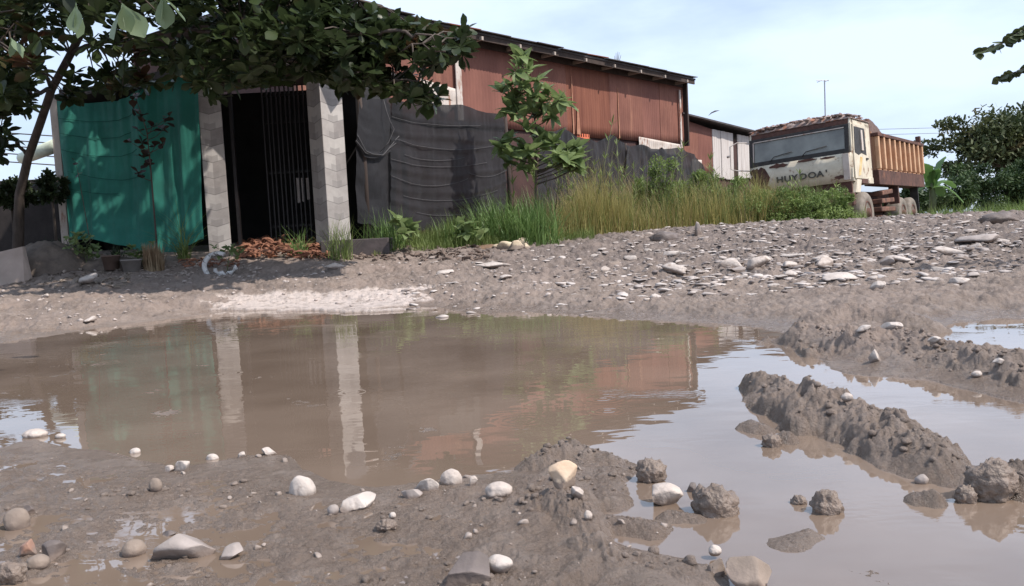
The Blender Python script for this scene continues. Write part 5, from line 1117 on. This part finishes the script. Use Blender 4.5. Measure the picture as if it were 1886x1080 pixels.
mound('dirt_mound', 205, 485, 9.6, .45, .25, .16, EARTH, 'low dirt mound around the pots', 'mound', seed=5.)
bd_ = P(5, 490, 9.0); bo = MB().add([(-.35, 0, -.05), (.14, .03, -.05), (.16, .12, .02), (.08, .16, .42), (-.35, .14, .34), (-.35, .05, -.05), (.14, .08, -.05), (.16, .17, .02), (.08, .21, .42), (-.35, .19, .34)],
    [(0,1,2,3,4)[::-1],(5,6,7,8,9),(0,1,6,5),(1,2,7,6),(2,3,8,7),(3,4,9,8),(4,0,5,9)]).build('broken_board', mat('pale_board', (.44, .35, .30), (.34, .27, .23), 4, .85, .3)); bo.location = (bd_[0]+.12, 8.9, hz(bd_[0], 8.9)); tag(bo, 'pale pinkish broken board leaning at the left picture edge', 'board')
for i, pts in enumerate([[(-20,497),(60,492),(110,490)], [(118,505),(130,498),(150,500)], [(30,452),(38,485),(60,498)]]):
    p3 = [hit(a, b_) for a, b_ in pts]; p3 = [p+np.array([0, 0, .025]) for p in p3]; c = p3[0]; o = MB().tube([p-c for p in p3], [.016, .013, .008], 6).build('stick', WOODP, None, True); o.location = tuple(c); tag(o, ['long pale stick lying on the ground at the left edge', 'short pale stick by the weed at the left', 'bent stick leaning below the pale board'][i], 'stick')
# pots
def pot(px, py, D_, r, h, m, label):
    b_ = P(px, py, D_); b_[2] = hz(b_[0], b_[1]); o = MB().lathe([(0, 0), (r*.75, 0), (r, h*.9), (r*1.08, h*.9), (r*1.08, h), (r*.92, h), (r*.88, h*.82), (0, h*.82)], (0, 0, 0), n=20).build('plant_pot', m, None, True); o.location = tuple(b_); tag(o, label, 'pot')
pot(205, 488, 9.35, .10, .17, mat('brown_clay', (.16, .11, .09), None, 8, .8, .3), 'brown round pot holding a dark low plant'); pot(242, 488, 9.3, .11, .16, CONC, 'grey concrete pot between the brown pot and the straw bundle')
# straw bundle
tuft('straw_bundle', 283, 490, 9.5, 420, .40, .014, LM['straw'], 'brown dry straw bundle standing below the sapling', .14, .11, 60, .15, 'bundle', wob=.5)
# white ring planter
rc = P(405, 478, 9.15); gz_ = hz(rc[0], 9.15); rg = empty('ring_planter', (rc[0], 9.15, gz_), 0, 'white painted tyre ring planter lying in front of the left pillar', 'planter')
pts = []; 
for t in np.linspace(R(60), R(300), 16): pts.append((-.03+.15*math.cos(t), .03*math.sin(t), .12+.13*math.sin(t)))
WHP = mat('chipped_white_paint', (.72, .70, .68), (.45, .42, .40), 14, .7, .4, c3=(.15, .13, .12), c3pos=(.55, .6), c3scale=16)
MB().tube(pts, .028, 8).build('ring', WHP, rg, True); pts = []
for t in np.linspace(R(190), R(370), 12): pts.append((.06+.12*math.cos(t), -.04, .09+.07*math.sin(t)+.012*math.sin(t*9)))
MB().tube(pts, [.02+.01*math.sin(i*2.1) for i in range(12)], 8).build('broken_rim', WHP, rg, True)
# reddish rubble of curved bits
def curved_bits(name, pxr, pyr, n, m, label, s=(.03, .08), z_add=0., pile=None):
    q_ = np.random.default_rng(abs(int(pxr[0]))); parts = []; tv = []
    for j in range(5):
        t = -1+j*.5
        for z_ in (0, .12): tv.append((-.28, t, .35*(1-t*t)+z_)); tv.append((.28, t, .35*(1-t*t)+z_))
    tf = []
    for j in range(4):
        a = j*4; tf += [(a, a+1, a+5, a+4), (a+2, a+6, a+7, a+3), (a, a+4, a+6, a+2), (a+1, a+3, a+7, a+5)]
    T, Dr = [], []
    for _ in range(n):
        px, py = q_.uniform(*pxr), q_.uniform(*pyr); p = hit(px, py, 5, 14); 
        if pile: p = p+np.array([0, 0, pile*q_.random()*max(0, 1-((px-sum(pxr)/2)/((pxr[1]-pxr[0])/2))**2)])
        T.append(p); Dr.append([q_.normal(), q_.normal(), q_.normal(0, .3)])
    v, f = batch(np.array(tv), np.array(tf), frames(np.array(Dr), q_.normal(0, .7, n)), np.array(T), q_.uniform(*s, n)); return tag(mesh_obj(name, v, f, m), label, 'rubble', kind='stuff')
HUSK = mat('reddish_husk', (.32, .15, .09), (.20, .09, .06), 3, .85, .3)
curved_bits('husk_heap', (440, 610), (447, 478), 420, HUSK, 'heap of reddish brown curved husks before the open door', pile=.10)
curved_bits('husk_litter', (330, 440), (478, 492), 120, HUSK, 'reddish brown litter around the white ring planter', s=(.015, .045))
curved_bits('brown_litter', (590, 900), (448, 480), 420, mat('brown_litter', (.20, .15, .12), (.11, .08, .068), 3, .9, .3), 'brown dead leaves and twigs at the road edge', s=(.015, .06))
curved_bits('pale_litter', (250, 480), (484, 512), 220, mat('pale_litter', (.50, .43, .38), (.25, .20, .17), 3, .9, .3), 'pale chips and litter on the road edge', s=(.012, .035))
curved_bits('left_litter', (-20, 240), (470, 530), 420, mat('left_litter', (.30, .25, .20), (.12, .095, .08), 3, .9, .3), 'dry litter on the ground at the left', s=(.012, .045))
# yellowish stone heap
for i, (px, py, w, h) in enumerate([(930,452,42,18),(952,450,34,20),(946,440,22,14),(962,443,24,18),(957,433,12,10),(968,452,20,14),(915,456,20,10)]):
    stone(px, py, w, h, 'block', 'yellow', ['broad yellowish stone at the left of the heap before the reeds', 'middle front stone of the yellowish heap', 'small stone on the left of the yellowish heap top', 'upper right stone of the yellowish heap', 'topmost pointed chip of the yellowish heap', 'right front stone of the yellowish heap', 'leftmost low yellowish stone before the reeds'][i], sink=.1, sub=3, group='yellowish stone heap')
mound('clay_lump', 900, 458, 10.9, .28, .15, .07, mat('brown_clay_lump', (.22, .14, .09), (.15, .10, .07), 8, .9, .5), 'brown clay lump left of the yellowish stone heap', 'mound')
stone(1225,433,60,22,'clod','dark','dark low lump of earth at the grass edge', 'earth_lump', sink=.3, cat='earth lump', sub=3)
stone(1288,420,16,30,'block','grey','grey stump standing in the grass edge', 'stone_stump', sink=.2, cat='stump', sub=3)
stone(1845,405,70,20,'clod','dark','dark earth lump on the crest at the right edge', 'earth_lump', sink=.3, cat='earth lump', sub=3)
# ---- masts, cables, bird
STL = mat('galvanised_steel', (.42, .42, .43), (.33, .33, .34), 10, .5, .1, metal=.6)
a = P(1521, 260, 46); b_ = P(1521, 148, 46); o = MB().tube([(0, 0, 0), (0, 0, b_[2])], .035, 6).tube([(-.45, 0, b_[2]), (.25, 0, b_[2]-.03)], .025, 5).tube([(-.3, -.3, b_[2]-.05), (-.3, .3, b_[2]-.05)], .015, 4).tube([(.1, -.3, b_[2]-.05), (.1, .3, b_[2]-.05)], .015, 4).build('antenna_mast', STL); o.location = (a[0], 46, 0); tag(o, 'thin aerial mast rising behind the truck cab', 'mast')
def roof_pt(px, py, off): return P(px, py, off)
aD = 22.4; z0 = ZT+.28; a = P(1077, 120, aD); b_ = P(1075, 92, aD); o = MB().tube([(0, 0, 0), (0, 0, b_[2]-z0)], .035, 6).tube([(-.22, 0, b_[2]-z0-.02), (0, 0, b_[2]-z0)], .03, 6).tube([(-.22, 0, b_[2]-z0-.16), (-.12, 0, b_[2]-z0-.10)], .02, 5).tube([(-.3, 0, b_[2]-z0-.1), (-.05, 0, b_[2]-z0-.14)], .02, 5).build('roof_aerial', ROOFM); o.location = (a[0], aD, z0-.3); tag(o, 'small hooked aerial on the roof ridge of the rusty shed', 'aerial')
a = P(1137, 124, 23.4); o = MB()
for ang_ in (-.5, -.25, 0, .2, .45): o.tube([(0, 0, 0), (math.sin(ang_)*.12, 0, .2), (math.sin(ang_)*.2+.03, 0, .38+.12*math.cos(ang_*3))], [.02, .012, .004], 5)
o = o.build('roof_weed', ROOFM, None, True); o.location = (a[0], 23.4, ZT+.25); tag(o, 'spiky weed growing on the roof edge of the rusty shed', 'weed')
a = P(1315, 208, 40); o = MB().tube([(-.27, 0, -.12), (-.12, 0, .0), (.05, 0, .07), (.27, 0, .1)], [.006, .03, .04, .006], 6).build('bird', ROOFM, None, True); o.location = tuple(a); tag(o, 'small dark curved bird shape in the sky above the plank shed', 'bird')
for i, (y0, y1, lab) in enumerate([(228, 238, 'topmost'), (240, 252, 'second'), (252, 262, 'third'), (266, 276, 'fourth'), (280, 292, 'lowest')]):
    p0 = P(-260, y0-26, 30); p1 = P(240, y1+22, 30); c = (p0+p1)/2; o = MB().tube([p0-c, np.array([0, 0, -.25]), p1-c], .022, 5).build('cable', ROOFM, None, True); o.location = tuple(c); tag(o, f'{lab} of the thin dark cables crossing the sky at the left edge', 'cable', 'cables crossing the sky at the left')
for i, (y0, y1, lab) in enumerate([(236, 242, 'upper'), (246, 252, 'lower')]):
    p0 = P(1600, y0+3, 70); p1 = P(1990, y1-22, 70); c = (p0+p1)/2; o = MB().tube([p0-c, np.array([0, 0, -.2]), p1-c], .02, 4).build('cable', STL, None, True); o.location = tuple(c); tag(o, f'{lab} faint cable in the sky between the truck and the shade tree', 'cable', 'faint cables at the right')
p0 = P(42, 292, 14); p1 = P(104, 268, 13.2); o = MB().tube([(0, 0, 0), p1-p0], [.10, .11], 14).build('pale_pipe', mat('pale_green_plastic', (.62, .68, .55), None, 5, .5, .1), None, True); o.location = tuple(p0); tag(o, 'pale green pipe behind the leaning tree trunk', 'pipe')
p0 = P(60, 332, 12.5); o = MB().box((-3.5, 0, 0), (1.3, .12, p0[2]-.3)).build('low_wall', mat('dark_low_wall', (.05, .042, .04), (.03, .026, .025), 4, .9, .4), bevel=.01); o.location = (p0[0], 12.4, .3); tag(o, 'low dark wall behind the tree trunk at the left', 'wall')
